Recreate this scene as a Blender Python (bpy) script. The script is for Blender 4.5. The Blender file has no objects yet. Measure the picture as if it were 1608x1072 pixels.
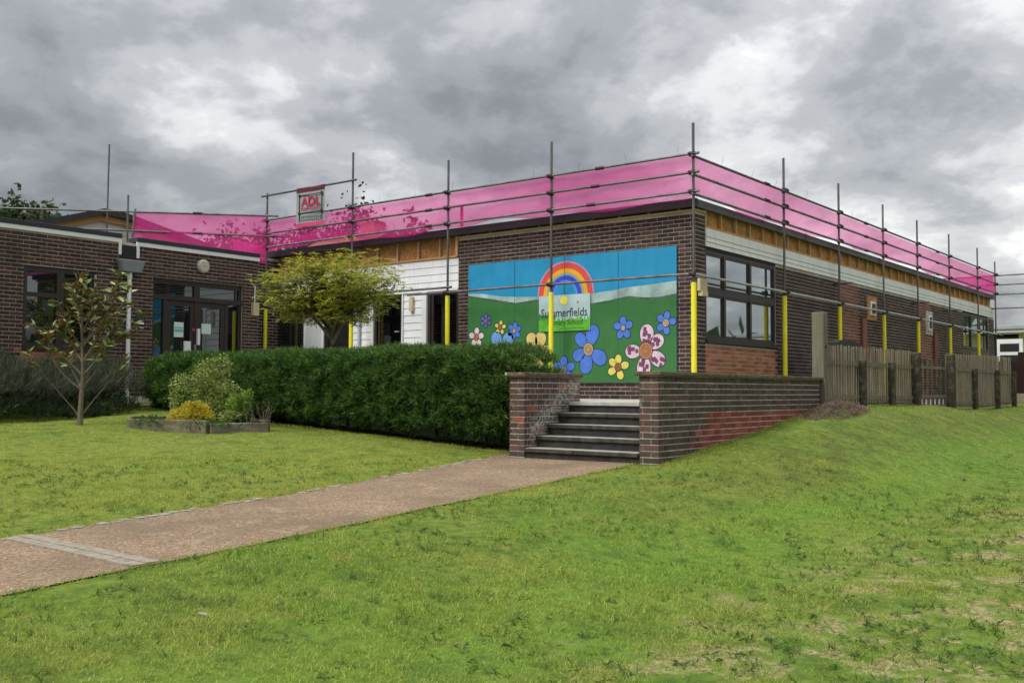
import bpy, math, random
import numpy as np
from mathutils import Vector, Matrix
random.seed(7); rng = np.random.default_rng(11)
S = bpy.context.scene
C = S.collection
PI = math.pi

# ------------------------------------------------------------------ camera
CAM = np.array([8.2955, -15.9383, 0.1499])
yaw, pit, rol = 0.66156, 0.048485, 0.0045
fw = np.array([-math.sin(yaw)*math.cos(pit), math.cos(yaw)*math.cos(pit), math.sin(pit)])
rr = np.array([math.cos(yaw), math.sin(yaw), 0.0]); uu = np.cross(rr, fw)
r2 = rr*math.cos(rol)+uu*math.sin(rol); u2 = -rr*math.sin(rol)+uu*math.cos(rol)
cd = bpy.data.cameras.new('camera'); cam = bpy.data.objects.new('camera', cd); C.objects.link(cam)
m = Matrix.Identity(4)
for i in range(3):
    m[i][0] = r2[i]; m[i][1] = u2[i]; m[i][2] = -fw[i]; m[i][3] = CAM[i]
cam.matrix_world = m
cd.sensor_width = 36; cd.lens = 1577.4/1608*36; cd.clip_end = 2000; cd.clip_start = 0.1
S.camera = cam

# ------------------------------------------------------------------ world, sun, exposure
SUN_DIR = Vector((-0.25, -0.75, 0.9)).normalized()          # towards the sun
w = bpy.data.worlds.new('World'); S.world = w; w.use_nodes = True
nt = w.node_tree; nt.nodes.clear()
def N(t, **k):
    n = nt.nodes.new(t)
    for a, b in k.items(): setattr(n, a, b)
    return n
def LK(a, b): nt.links.new(a, b)
def math_node(op, a=None, b=None, c=None, clamp=False):
    n = N('ShaderNodeMath', operation=op, use_clamp=clamp)
    for i, v in enumerate((a, b, c)):
        if v is None: continue
        if isinstance(v, (int, float)): n.inputs[i].default_value = v
        else: LK(v, n.inputs[i])
    return n.outputs[0]
out = N('ShaderNodeOutputWorld'); bg = N('ShaderNodeBackground'); LK(bg.outputs[0], out.inputs[0])
sky = N('ShaderNodeTexSky', sky_type='NISHITA', sun_disc=False)
sky.sun_elevation = math.asin(SUN_DIR.z); sky.sun_rotation = math.atan2(SUN_DIR.x, SUN_DIR.y)
tc = N('ShaderNodeTexCoord'); sep = N('ShaderNodeSeparateXYZ'); LK(tc.outputs['Generated'], sep.inputs[0])
zc = math_node('MAXIMUM', sep.outputs[2], 0.0)
den = math_node('ADD', zc, 0.34)
px = math_node('DIVIDE', sep.outputs[0], den); py = math_node('DIVIDE', sep.outputs[1], den)
cmb = N('ShaderNodeCombineXYZ'); LK(px, cmb.inputs[0]); LK(py, cmb.inputs[1])
mp = N('ShaderNodeMapping'); LK(cmb.outputs[0], mp.inputs[0]); mp.inputs['Location'].default_value = (7.9, 4.1, 2.2)
mp.inputs['Rotation'].default_value = (0, 0, yaw)
mp.inputs['Scale'].default_value = (1.0, 1.0, 1)
def noise(scale, detail, rough, dist=0.0, vec=None, tree=None):
    n = N('ShaderNodeTexNoise'); n.inputs['Scale'].default_value = scale; n.inputs['Detail'].default_value = detail
    n.inputs['Roughness'].default_value = rough; n.inputs['Distortion'].default_value = dist
    LK(vec, n.inputs['Vector']); return n.outputs[0]
big = noise(1.5, 9, 0.54, 0.25, mp.outputs[0]); med = noise(5.2, 8, 0.58, 0.2, mp.outputs[0])
s1 = math_node('MULTIPLY', big, 0.68); cl = math_node('MULTIPLY_ADD', med, 0.32, s1)
cl = math_node('ADD', cl, math_node('MULTIPLY', math_node('MAXIMUM', math_node('SUBTRACT', 0.22, zc), 0.0), 0.28))
ramp = N('ShaderNodeValToRGB'); LK(cl, ramp.inputs[0])
cr = ramp.color_ramp; cr.interpolation = 'EASE'
stops = [(0.36, (0.110, 0.114, 0.122)), (0.44, (0.160, 0.165, 0.175)), (0.50, (0.228, 0.233, 0.241)), (0.56, (0.350, 0.355, 0.355)), (0.63, (0.54, 0.543, 0.525)), (0.72, (0.68, 0.68, 0.65))]
while len(cr.elements) < len(stops): cr.elements.new(0.5)
for e, (p, c) in zip(cr.elements, stops): e.position = p; e.color = (*c, 1)
# overcast sky: brighter towards the zenith, a hand-set curve raised to light the foreground
grad = math_node('MULTIPLY_ADD', math_node('POWER', zc, 1.6), 2.6, 0.86)
vm = N('ShaderNodeVectorMath', operation='SCALE'); LK(ramp.outputs[0], vm.inputs[0]); LK(grad, vm.inputs['Scale'])
v10 = N('ShaderNodeVectorMath', operation='SCALE'); LK(vm.outputs[0], v10.inputs[0]); v10.inputs['Scale'].default_value = 11.6
mixs = N('ShaderNodeMix', data_type='RGBA'); mixs.inputs[0].default_value = 0.94
LK(sky.outputs[0], mixs.inputs[6]); LK(v10.outputs[0], mixs.inputs[7]); LK(mixs.outputs[2], bg.inputs[0])
bg.inputs[1].default_value = 0.1
sd = bpy.data.lights.new('sun', 'SUN'); sd.energy = 1.5; sd.angle = math.radians(24); sd.color = (1, 0.96, 0.9)
so = bpy.data.objects.new('sun', sd); C.objects.link(so); so.rotation_euler = SUN_DIR.to_track_quat('Z', 'Y').to_euler()
S.view_settings.view_transform = 'Standard'; S.view_settings.look = 'None'; S.view_settings.gamma = 1
S.view_settings.use_curve_mapping = False; S.view_settings.exposure = 0.85
S.render.engine = 'CYCLES'
S.cycles.transparent_max_bounces = 16

# ------------------------------------------------------------------ material helpers
def lin(r, g=None, b=None):
    if g is None: r, g, b = r
    f = lambda c: (c/255/12.92) if c/255 <= 0.04045 else ((c/255+0.055)/1.055)**2.4
    return (f(r), f(g), f(b))
MATS = {}
class MB_:
    """small node-tree builder"""
    def __init__(s, name):
        s.m = bpy.data.materials.new(name); s.m.use_nodes = True; s.t = s.m.node_tree
        s.b = s.t.nodes['Principled BSDF']; s.o = s.t.nodes['Material Output']
    def n(s, t, ins=None, **k):
        x = s.t.nodes.new(t)
        for a, b in k.items(): setattr(x, a, b)
        if ins:
            for a, b in ins.items():
                if hasattr(b, 'is_output'): s.t.links.new(b, x.inputs[a])
                else: x.inputs[a].default_value = b
        return x
    def l(s, a, b): s.t.links.new(a, b)
    def mth(s, op, a, b=0.0, c=0.0, clamp=False):
        return s.n('ShaderNodeMath', {0: a, 1: b, 2: c}, operation=op, use_clamp=clamp).outputs[0]
    def noise(s, scale, detail=4, rough=0.55, vec=None, dist=0.0):
        d = {'Scale': scale, 'Detail': detail, 'Roughness': rough, 'Distortion': dist}
        if vec is not None: d['Vector'] = vec
        return s.n('ShaderNodeTexNoise', d).outputs[0]
    def ramp(s, fac, stops):
        x = s.n('ShaderNodeValToRGB', {0: fac}); r = x.color_ramp
        while len(r.elements) < len(stops): r.elements.new(0.5)
        for e, (p, c) in zip(r.elements, stops):
            e.position = p; e.color = (*(c if hasattr(c, '__len__') else (c, c, c)), 1)
        return x.outputs[0]
    def mix(s, f, a, b, blend='MIX'):
        x = s.n('ShaderNodeMix', data_type='RGBA', blend_type=blend)
        for i, v in ((0, f), (6, a), (7, b)):
            if hasattr(v, 'is_output'): s.l(v, x.inputs[i])
            elif i == 0: x.inputs[0].default_value = v
            else: x.inputs[i].default_value = (*v, 1)
        return x.outputs[2]
    def pos(s): return s.n('ShaderNodeNewGeometry').outputs['Position']
    def rnd(s):
        a = s.n('ShaderNodeObjectInfo').outputs['Random']; b = s.n('ShaderNodeNewGeometry').outputs['Random Per Island']
        return s.mth('FRACT', s.mth('ADD', a, b))
    def bump(s, h, strength=0.3, dist=0.01):
        x = s.n('ShaderNodeBump', {'Height': h, 'Strength': strength, 'Distance': dist}); s.l(x.outputs[0], s.b.inputs['Normal'])
    def base(s, c):
        if hasattr(c, 'is_output'): s.l(c, s.b.inputs['Base Color'])
        else: s.b.inputs['Base Color'].default_value = (*c, 1)
    def set(s, rough=None, metal=None, spec=None):
        if rough is not None: s.b.inputs['Roughness'].default_value = rough
        if metal is not None: s.b.inputs['Metallic'].default_value = metal
        if spec is not None: s.b.inputs['Specular IOR Level'].default_value = spec
def plain(name, col, rough=0.6, var=0.15, scale=6, metal=0, spec=0.4, bump=0.15, fine=60):
    k = MB_(name); p = k.pos()
    n1 = k.noise(scale, 5, 0.6, p); n2 = k.noise(fine, 3, 0.6, p)
    lo = tuple(c*(1-var*1.6) for c in col); hi = tuple(min(1, c*(1+var)) for c in col)
    c = k.mix(k.ramp(n1, [(0.3, 0.0), (0.7, 1.0)]), lo, hi)
    c = k.mix(0.25, c, k.ramp(n2, [(0.35, tuple(x*0.75 for x in col)), (0.65, hi)]))
    k.base(c); k.set(rough, metal, spec)
    if bump: k.bump(n2, bump, 0.004)
    return k.m
def wood(name, col, dark, rough=0.8, axis=2, scale=1.0, lichen=0.0):
    k = MB_(name); p = k.pos()
    mpn = k.n('ShaderNodeMapping', {'Vector': p})
    sc = [18*scale]*3; sc[axis] = 1.2*scale; mpn.inputs['Scale'].default_value = sc
    g = k.noise(1.0, 6, 0.65, mpn.outputs[0], 0.4); n2 = k.noise(1.7, 4, 0.6, p)
    c = k.mix(k.ramp(g, [(0.32, 0.0), (0.68, 1.0)]), dark, col)
    c = k.mix(k.mth('MULTIPLY', k.rnd(), 0.5), c, tuple(x*0.55 for x in col))
    c = k.mix(k.ramp(n2, [(0.45, 0.0), (0.75, 0.5)]), c, dark)
    if lichen: c = k.mix(k.ramp(k.noise(9, 5, 0.7, p), [(0.5, 0.0), (0.62, lichen)]), c, (0.20, 0.21, 0.13))
    k.base(c); k.set(rough, 0, 0.2); k.bump(g, 0.5, 0.006); return k.m
def brick_mat(name, cols, rough=0.75, stain=None, spots=0.25):
    """cols: list of (pos, colour) along a random value per brick"""
    k = MB_(name); p = k.pos(); r = k.rnd()
    c = k.ramp(r, cols)
    k.t.nodes[-1].color_ramp.interpolation = 'CONSTANT' if False else 'LINEAR'
    n = k.noise(45, 4, 0.65, p)
    c = k.mix(k.ramp(n, [(0.35, spots), (0.6, 0.0)]), c, (0.01, 0.008, 0.008))
    if stain: c = stain(k, p, c)
    k.base(c); k.set(rough, 0, 0.35); k.bump(n, 0.35, 0.004); return k.m

def weather(k, p, c):
    moss = k.ramp(k.noise(3.1, 6, 0.7, p, 0.5), [(0.47, 0.0), (0.68, 0.55)])
    c = k.mix(moss, c, (0.075, 0.07, 0.045))
    n = k.noise(7.0, 7, 0.75, p, 0.8)
    return k.mix(k.ramp(n, [(0.56, 0.0), (0.68, 0.7)]), c, (0.26, 0.25, 0.20))
def white_bloom(k, p, c):
    # limewash-like salts rising along the stair line
    sp = k.n('ShaderNodeSeparateXYZ', {0: p})
    line = k.mth('ADD', k.mth('MULTIPLY', k.mth('ADD', sp.outputs[1], 4.45), -0.62), sp.outputs[2])
    near = k.ramp(k.mth('ABSOLUTE', k.mth('SUBTRACT', line, 0.12)), [(0.03, 0.9), (0.26, 0.0)])
    n = k.ramp(k.noise(26, 6, 0.8, p, 0.6), [(0.49, 0.0), (0.57, 1.0)])
    near = k.mth('MULTIPLY', near, k.ramp(k.mth('ADD', sp.outputs[1], 5.33), [(0.0, 0.0), (0.05, 1.0)]))
    return k.mix(k.mth('MULTIPLY', near, n), weather(k, p, c), (0.52, 0.50, 0.46))

M = {}
M['brick_dark'] = brick_mat('dark_brick', [(0, (0.020, 0.012, 0.010)), (0.35, (0.033, 0.018, 0.015)), (0.7, (0.045, 0.023, 0.019)), (0.97, (0.080, 0.040, 0.030))])
M['brick_brown'] = brick_mat('brown_brick', [(0, (0.026, 0.013, 0.010)), (0.5, (0.044, 0.021, 0.015)), (0.85, (0.062, 0.028, 0.019)), (1, (0.085, 0.038, 0.026))])
M['brick_orange'] = brick_mat('orange_brick', [(0, (0.24, 0.085, 0.038)), (0.5, (0.36, 0.135, 0.060)), (0.85, (0.44, 0.18, 0.085)), (1, (0.18, 0.07, 0.04))], spots=0.25)
M['brick_russet'] = brick_mat('russet_brick', [(0, (0.14, 0.048, 0.030)), (0.6, (0.20, 0.070, 0.042)), (0.9, (0.25, 0.095, 0.06)), (1, (0.09, 0.04, 0.03))], spots=0.3)
M['brick_garden'] = brick_mat('weathered_brick', [(0, (0.050, 0.032, 0.026)), (0.5, (0.078, 0.048, 0.038)), (0.9, (0.095, 0.056, 0.042)), (0.96, (0.13, 0.06, 0.04))], stain=weather, spots=0.45)
M['brick_bloom'] = brick_mat('weathered_brick_bloom', [(0, (0.055, 0.032, 0.026)), (0.5, (0.085, 0.046, 0.036)), (0.88, (0.11, 0.055, 0.040)), (0.93, (0.30, 0.085, 0.045))], stain=white_bloom, spots=0.5)
M['brick_red'] = brick_mat('spalled_red_brick', [(0, (0.20, 0.035, 0.025)), (0.5, (0.27, 0.055, 0.035)), (0.9, (0.33, 0.085, 0.055)), (1, (0.22, 0.10, 0.07))], spots=0.55)
M['mortar'] = plain('mortar', (0.47, 0.42, 0.37), 0.9, 0.3, 2.5)
M['mortar_pale'] = plain('pale_mortar', (0.62, 0.59, 0.53), 0.9, 0.35, 3.0)
def _clad(name, col):
    k = MB_(name); p = k.pos()
    n = k.noise(2.2, 6, 0.7, p, 0.4); sp = k.n('ShaderNodeSeparateXYZ', {0: p})
    mpn = k.n('ShaderNodeMapping', {'Vector': p}); mpn.inputs['Scale'].default_value = (9, 9, 1.2)
    st = k.noise(1, 5, 0.6, mpn.outputs[0])
    c = k.mix(k.ramp(n, [(0.35, 0.0), (0.75, 0.5)]), col, tuple(x*0.72 for x in col))
    c = k.mix(k.ramp(st, [(0.52, 0.0), (0.75, 0.35)]), c, (0.33, 0.33, 0.27))
    k.base(c); k.set(0.55, 0, 0.35); return k.m
M['clad'] = _clad('white_cladding', (0.68, 0.69, 0.67))
M['clad_front'] = _clad('white_cladding_front', (0.74, 0.76, 0.78))
M['white'] = plain('white_paint', (0.70, 0.71, 0.71), 0.45, 0.06, 3, bump=0)
M['fascia'] = plain('black_fascia', (0.022, 0.024, 0.028), 0.55, 0.2, 3)
M['fascia_grey'] = plain('grey_fascia', (0.085, 0.092, 0.108), 0.5, 0.15, 3, bump=0)
M['felt'] = plain('roof_felt', (0.05, 0.052, 0.055), 0.9, 0.3, 3)
M['frame'] = plain('dark_window_frame', (0.028, 0.021, 0.019), 0.4, 0.15, 4, bump=0)
M['black'] = plain('dark_gap', (0.012, 0.011, 0.011), 0.7, 0.2, 4, bump=0)
M['timber'] = wood('new_timber', (0.60, 0.37, 0.16), (0.42, 0.23, 0.09), 0.75, 2)
M['timber_pale'] = wood('pale_timber', (0.52, 0.38, 0.20), (0.38, 0.25, 0.12), 0.75, 0)
def _osb():
    k = MB_('osb_board'); p = k.pos()
    v = k.n('ShaderNodeTexVoronoi', {'Vector': p, 'Scale': 26.0}); n = k.noise(5, 5, 0.6, p)
    c = k.ramp(v.outputs['Color'], [(0, (0.26, 0.12, 0.035)), (0.5, (0.42, 0.22, 0.075)), (1, (0.56, 0.33, 0.14))])
    c = k.mix(k.ramp(n, [(0.4, 0.0), (0.65, 0.55)]), c, (0.20, 0.09, 0.03))
    k.base(c); k.set(0.8, 0, 0.2); return k.m
M['osb'] = _osb()
def _steel():
    k = MB_('galvanised_tube'); p = k.pos()
    n = k.noise(5, 5, 0.65, p); r = k.rnd()
    c = k.mix(k.ramp(n, [(0.35, 0.0), (0.65, 1.0)]), (0.10, 0.096, 0.10), (0.22, 0.215, 0.215))
    c = k.mix(k.mth('MULTIPLY', r, 0.6), c, (0.085, 0.072, 0.07)); 
    k.base(c); k.set(0.5, 0.55, 0.5); return k.m
M['steel'] = _steel()
M['rail'] = plain('bright_tube', (0.40, 0.40, 0.40), 0.4, 0.25, 3, metal=0.5)
M['coupler'] = plain('rusty_coupler', (0.045, 0.028, 0.028), 0.6, 0.3, 20, metal=0.3)
M['foam'] = plain('yellow_foam', (0.80, 0.72, 0.03), 0.55, 0.10, 3, bump=0.05)
def _net(name, tint, op):
    k = MB_(name); p = k.pos(); t = k.t
    n = k.noise(1.3, 5, 0.6, p, 0.8); fold = k.noise(7.0, 3, 0.5, p, 1.5)
    f = k.mix(k.ramp(n, [(0.3, 0.0), (0.7, 1.0)]), (0.93, 0.045, 0.33), (0.95, 0.11, 0.42))
    d = k.n('ShaderNodeBsdfDiffuse', {'Color': f}); tr = k.n('ShaderNodeBsdfTranslucent', {'Color': f})
    a = k.n('ShaderNodeMixShader', {0: 0.55, 1: d.outputs[0], 2: tr.outputs[0]})
    tp = k.n('ShaderNodeBsdfTransparent', {'Color': (*tint, 1)})
    fac = k.mth('MULTIPLY_ADD', fold, 0.16, op-0.08)
    mx = k.n('ShaderNodeMixShader', {0: fac, 1: tp.outputs[0], 2: a.outputs[0]})
    k.l(mx.outputs[0], k.o.inputs[0]); return k.m
M['net'] = _net('pink_netting', (1.0, 0.70, 0.88), 0.54)
def _glass(name, refl, tint=(0.85, 0.9, 0.9), base=None):
    k = MB_(name)
    gl = k.n('ShaderNodeBsdfGlossy', {'Color': (*tint, 1), 'Roughness': 0.015})
    if base is None: bs = k.n('ShaderNodeBsdfTransparent', {'Color': (0.55, 0.6, 0.6, 1)})
    else: bs = k.n('ShaderNodeBsdfDiffuse', {'Color': (*base, 1)})
    lw = k.n('ShaderNodeLayerWeight', {'Blend': 0.35})
    f = k.mth('MULTIPLY_ADD', lw.outputs['Fresnel'], 1-refl, refl, clamp=True)
    mx = k.n('ShaderNodeMixShader', {0: f, 1: bs.outputs[0], 2: gl.outputs[0]})
    k.l(mx.outputs[0], k.o.inputs[0]); return k.m
M['glass_bright'] = _glass('reflective_glass', 0.55, base=(0.05, 0.055, 0.055))
M['glass_dark'] = _glass('dark_glass', 0.10, tint=(0.7, 0.78, 0.8), base=(0.008, 0.009, 0.010))
M['glass_clear'] = _glass('clear_glass', 0.05)
M['cream'] = plain('cream_plastic', (0.50, 0.44, 0.26), 0.5, 0.1, 5, bump=0)
M['concrete'] = plain('pale_concrete', (0.40, 0.38, 0.34), 0.85, 0.25, 5, fine=40)
M['step_dark'] = plain('stained_step', (0.030, 0.028, 0.024), 0.85, 0.5, 8, fine=30)
def _step():
    k = MB_('worn_step_edge'); p = k.pos(); n = k.noise(8, 5, 0.6, p); n2 = k.noise(35, 4, 0.7, p)
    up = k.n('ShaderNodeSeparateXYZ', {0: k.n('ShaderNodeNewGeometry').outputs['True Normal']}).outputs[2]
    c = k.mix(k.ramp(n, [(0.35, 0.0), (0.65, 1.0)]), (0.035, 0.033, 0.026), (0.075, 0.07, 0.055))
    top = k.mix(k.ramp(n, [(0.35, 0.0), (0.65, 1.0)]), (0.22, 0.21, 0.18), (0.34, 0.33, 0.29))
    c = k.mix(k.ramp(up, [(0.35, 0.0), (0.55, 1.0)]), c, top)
    c = k.mix(k.ramp(n2, [(0.68, 0.0), (0.74, 0.6)]), c, (0.3, 0.3, 0.26))
    k.base(c); k.set(0.85, 0, 0.2); k.bump(n2, 0.4, 0.004); return k.m
M['step_nose'] = _step()
def _cop():
    k = MB_('lichened_coping'); p = k.pos()
    n = k.noise(6, 6, 0.7, p, 0.5); n2 = k.noise(14, 4, 0.6, p)
    c = k.mix(k.ramp(n, [(0.35, 0.0), (0.65, 1.0)]), (0.075, 0.055, 0.035), (0.16, 0.125, 0.08))
    c = k.mix(k.ramp(n2, [(0.66, 0.0), (0.70, 0.9)]), c, (0.45, 0.43, 0.36))
    k.base(c); k.set(0.85, 0, 0.2); k.bump(n, 0.5, 0.006); return k.m
M['coping'] = _cop()
M['fence'] = wood('weathered_fence', (0.245, 0.205, 0.145), (0.085, 0.070, 0.048), 0.85, 2, 1.0, 0.35)
M['fence_dark'] = wood('dark_post', (0.065, 0.055, 0.038), (0.022, 0.018, 0.013), 0.85, 2, 1.0, 0.3)
M['post_pale'] = wood('pale_post', (0.22, 0.205, 0.15), (0.085, 0.08, 0.055), 0.85, 2, 0.8, 0.2)
M['sleeper'] = wood('sleeper_wood', (0.20, 0.185, 0.115), (0.06, 0.05, 0.03), 0.85, 0, 0.8, 0.5)
M['log'] = wood('bleached_log', (0.34, 0.30, 0.23), (0.05, 0.038, 0.028), 0.85, 1, 0.9)
M['bark'] = wood('grey_bark', (0.22, 0.185, 0.14), (0.09, 0.07, 0.05), 0.85, 2, 2.0)
M['bark_dark'] = wood('dark_bark', (0.10, 0.085, 0.06), (0.04, 0.03, 0.022), 0.85, 2, 2.0)
M['tarp'] = plain('black_sheet', (0.018, 0.019, 0.02), 0.6, 0.3, 4)
M['render'] = plain('cream_render', (0.66, 0.62, 0.50), 0.8, 0.06, 1.5, bump=0)
M['brown_panel'] = wood('dark_brown_boards', (0.045, 0.025, 0.02), (0.025, 0.014, 0.012), 0.8, 2)
M['soil'] = plain('dark_soil', (0.045, 0.032, 0.022), 0.95, 0.4, 12)
def leafmat(name, cols, under=None, trans=0.35, rough=0.5, spec=0.3):
    k = MB_(name); r = k.rnd(); p = k.pos()
    c = k.ramp(r, cols)
    c = k.mix(k.ramp(k.noise(5.0, 4, 0.6, p), [(0.38, 0.6), (0.55, 0.0)]), c, tuple(x*0.7 for x in cols[0][1]))
    if under is not None:
        bf = k.n('ShaderNodeNewGeometry').outputs['Backfacing']; c = k.mix(k.mth('MULTIPLY', bf, k.ramp(k.mth('FRACT', k.mth('MULTIPLY', r, 7.31)), [(0.25, 0.25), (0.45, 1.0)])), c, under)
    k.base(c); k.set(rough, 0, spec)
    tr = k.n('ShaderNodeBsdfTranslucent', {'Color': c})
    mx = k.n('ShaderNodeMixShader', {0: trans, 1: k.b.outputs[0], 2: tr.outputs[0]})
    k.l(mx.outputs[0], k.o.inputs[0]); return k.m
M['leaf_hedge'] = leafmat('hedge_leaf', [(0, (0.022, 0.062, 0.012)), (0.5, (0.058, 0.140, 0.024)), (0.8, (0.12, 0.24, 0.04)), (1, (0.26, 0.38, 0.08))], trans=0.3)
M['leaf_acacia'] = leafmat('yellow_green_leaf', [(0, (0.20, 0.27, 0.035)), (0.5, (0.42, 0.48, 0.06)), (0.85, (0.60, 0.56, 0.08)), (1, (0.66, 0.48, 0.09))], trans=0.45)
M['leaf_magnolia'] = leafmat('glossy_leaf', [(0, (0.09, 0.14, 0.02)), (0.6, (0.19, 0.25, 0.05)), (1, (0.34, 0.38, 0.12))], under=(0.20, 0.090, 0.030), trans=0.15, rough=0.28, spec=0.6)
M['leaf_varieg'] = leafmat('variegated_leaf', [(0, (0.10, 0.16, 0.03)), (0.45, (0.24, 0.31, 0.07)), (0.8, (0.44, 0.50, 0.15)), (1, (0.60, 0.64, 0.24))], trans=0.35)
M['leaf_gold'] = leafmat('golden_leaf', [(0, (0.30, 0.25, 0.03)), (0.4, (0.66, 0.54, 0.04)), (1, (0.85, 0.76, 0.10))], trans=0.35)
M['leaf_fresh'] = leafmat('fresh_green_leaf', [(0, (0.10, 0.20, 0.03)), (0.6, (0.22, 0.36, 0.05)), (1, (0.38, 0.50, 0.10))], trans=0.4)
M['leaf_lav'] = leafmat('grey_green_leaf', [(0, (0.05, 0.07, 0.038)), (0.6, (0.10, 0.12, 0.07)), (1, (0.19, 0.18, 0.13))], trans=0.3)
M['leaf_far'] = leafmat('far_tree_leaf', [(0, (0.022, 0.042, 0.010)), (0.6, (0.045, 0.075, 0.018)), (1, (0.08, 0.11, 0.03))], trans=0.35)
M['twig'] = plain('dry_twigs', (0.16, 0.12, 0.085), 0.9, 0.4, 20)

# ------------------------------------------------------------------ object helpers
def meshobj(name, verts, faces, mat, parent=None, smooth=False, mi=None):
    me = bpy.data.meshes.new(name)
    v = np.asarray(verts, dtype=np.float32)
    if isinstance(faces, np.ndarray):
        nf, k = faces.shape
        me.vertices.add(len(v)); me.vertices.foreach_set('co', v.ravel())
        me.loops.add(nf*k); me.loops.foreach_set('vertex_index', faces.astype(np.int32).ravel())
        me.polygons.add(nf); me.polygons.foreach_set('loop_start', np.arange(0, nf*k, k, dtype=np.int32))
        me.update(calc_edges=True)
    else:
        me.from_pydata([tuple(map(float, q)) for q in v], [], faces)
    for mm in (mat if isinstance(mat, (list, tuple)) else [mat]): me.materials.append(mm)
    if mi is not None: me.polygons.foreach_set('material_index', np.asarray(mi, dtype=np.int32))
    if smooth: me.polygons.foreach_set('use_smooth', [True]*len(me.polygons))
    me.update()
    return link(name, me, parent)
def link(name, me, parent=None):
    o = bpy.data.objects.new(name, me); C.objects.link(o)
    if parent: o.parent = parent
    return o
def tag(o, label=None, cat=None, group=None, kind=None):
    if label: o['label'] = label
    if cat: o['category'] = cat
    if group: o['group'] = group
    if kind: o['kind'] = kind
    return o
def thing(name, label, cat, loc=(0, 0, 0), group=None):
    o = bpy.data.objects.new(name, None); C.objects.link(o); o.location = loc; o.empty_display_size = 0.2
    return tag(o, label, cat, group)
class Geo:
    def __init__(s): s.v = []; s.f = []; s.mi = []
    def add(s, vs, fs, mi=0):
        b = len(s.v); s.v += [tuple(map(float, q)) for q in vs]; s.f += [tuple(b+i for i in f) for f in fs]; s.mi += [mi]*len(fs)
    def box(s, x0, x1, y0, y1, z0, z1, mi=0, bev=0.0):
        if x0 > x1: x0, x1 = x1, x0
        if y0 > y1: y0, y1 = y1, y0
        if z0 > z1: z0, z1 = z1, z0
        s.add([(x, y, z) for z in (z0, z1) for y in (y0, y1) for x in (x0, x1)],
              [(0, 2, 3, 1), (4, 5, 7, 6), (0, 1, 5, 4), (2, 6, 7, 3), (0, 4, 6, 2), (1, 3, 7, 5)], mi)
    def tube(s, a, b, ra, rb=None, n=10, mi=0, cap=True):
        rb = ra if rb is None else rb; a = Vector(a); b = Vector(b); d = (b-a)
        if d.length < 1e-6: return
        d.normalize(); q = d.to_track_quat('Z', 'Y'); vs = []
        for c, r in ((a, ra), (b, rb)):
            for i in range(n):
                t = 2*PI*i/n; vs.append(c+q@Vector((r*math.cos(t), r*math.sin(t), 0)))
        fs = [(i, (i+1) % n, n+(i+1) % n, n+i) for i in range(n)]
        if cap: fs += [tuple(range(n-1, -1, -1)), tuple(range(n, 2*n))]
        s.add(vs, fs, mi)
    def build(s, name, mat, parent=None, off=None, smooth=False):
        v = s.v
        if off is not None: v = [(a-off[0], b-off[1], c-off[2]) for a, b, c in v]
        return meshobj(name, v, s.f, mat, parent, smooth, s.mi if any(s.mi) else None)
def boxo(name, dims, mat, parent=None):
    g = Geo(); g.box(*dims); return g.build(name, mat, parent)
def tubeo(name, a, b, r, mat, parent=None, rb=None, n=10):
    g = Geo(); g.tube(a, b, r, rb, n); o = g.build(name, mat, parent, smooth=False)
    return o
def bevel(o, wd=0.004, seg=1):
    md = o.modifiers.new('bevel', 'BEVEL'); md.width = wd; md.segments = seg; md.limit_method = 'ANGLE'; return o

# ------------------------------------------------------------------ ground
def ss(a, b, x):
    t = np.clip((x-a)/(b-a), 0, 1); return t*t*(3-2*t)
def Gz(x, y):
    x = np.asarray(x, float); y = np.asarray(y, float)
    base = -.75+.04*(np.maximum(np.minimum(y, -5.5), -60)+5.5)
    left = base+.055*np.clip(-x, 0, 11)+.03*np.clip(y+5.5, 0, 2)
    top = np.interp(y, [-60, -16, -5.5, -4.3, -2.8, -.2, 5, 7, 10, 14, 60], [-2., -1.17, -.75, -.6, -.44, -.1, -.12, -.22, -.28, -.2, -.1])
    bot = np.interp(y, [-60, -16, -5.5, 0, 10, 25, 60], [-2.2, -1.35, -1.12, -1.02, -.95, -.6, -.2])
    w_ = ss(2.45, 5.4, x); right = top*(1-w_)+bot*w_
    m_ = ss(.0, 2.2, x)
    inner = np.where(x < 1, left, right)
    sm = ss(-5.5, -5.0, y)
    return (left*(1-m_)+right*m_)*(1-sm)+inner*sm
def axis(lo, hi, n0, n1, step):
    a = list(np.arange(n0, n1+1e-6, step)); s_ = step; x = n0
    left = []
    while x > lo: s_ *= 1.35; x -= s_; left.append(x)
    s_ = step; x = n1; right = []
    while x < hi: s_ *= 1.35; x += s_; right.append(x)
    return np.array(left[::-1]+a+right)
def dry_mask_py(x, y):
    return ss(4.7, 6.0, x+0.06*(y+6)*(-1)+0.0)
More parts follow.
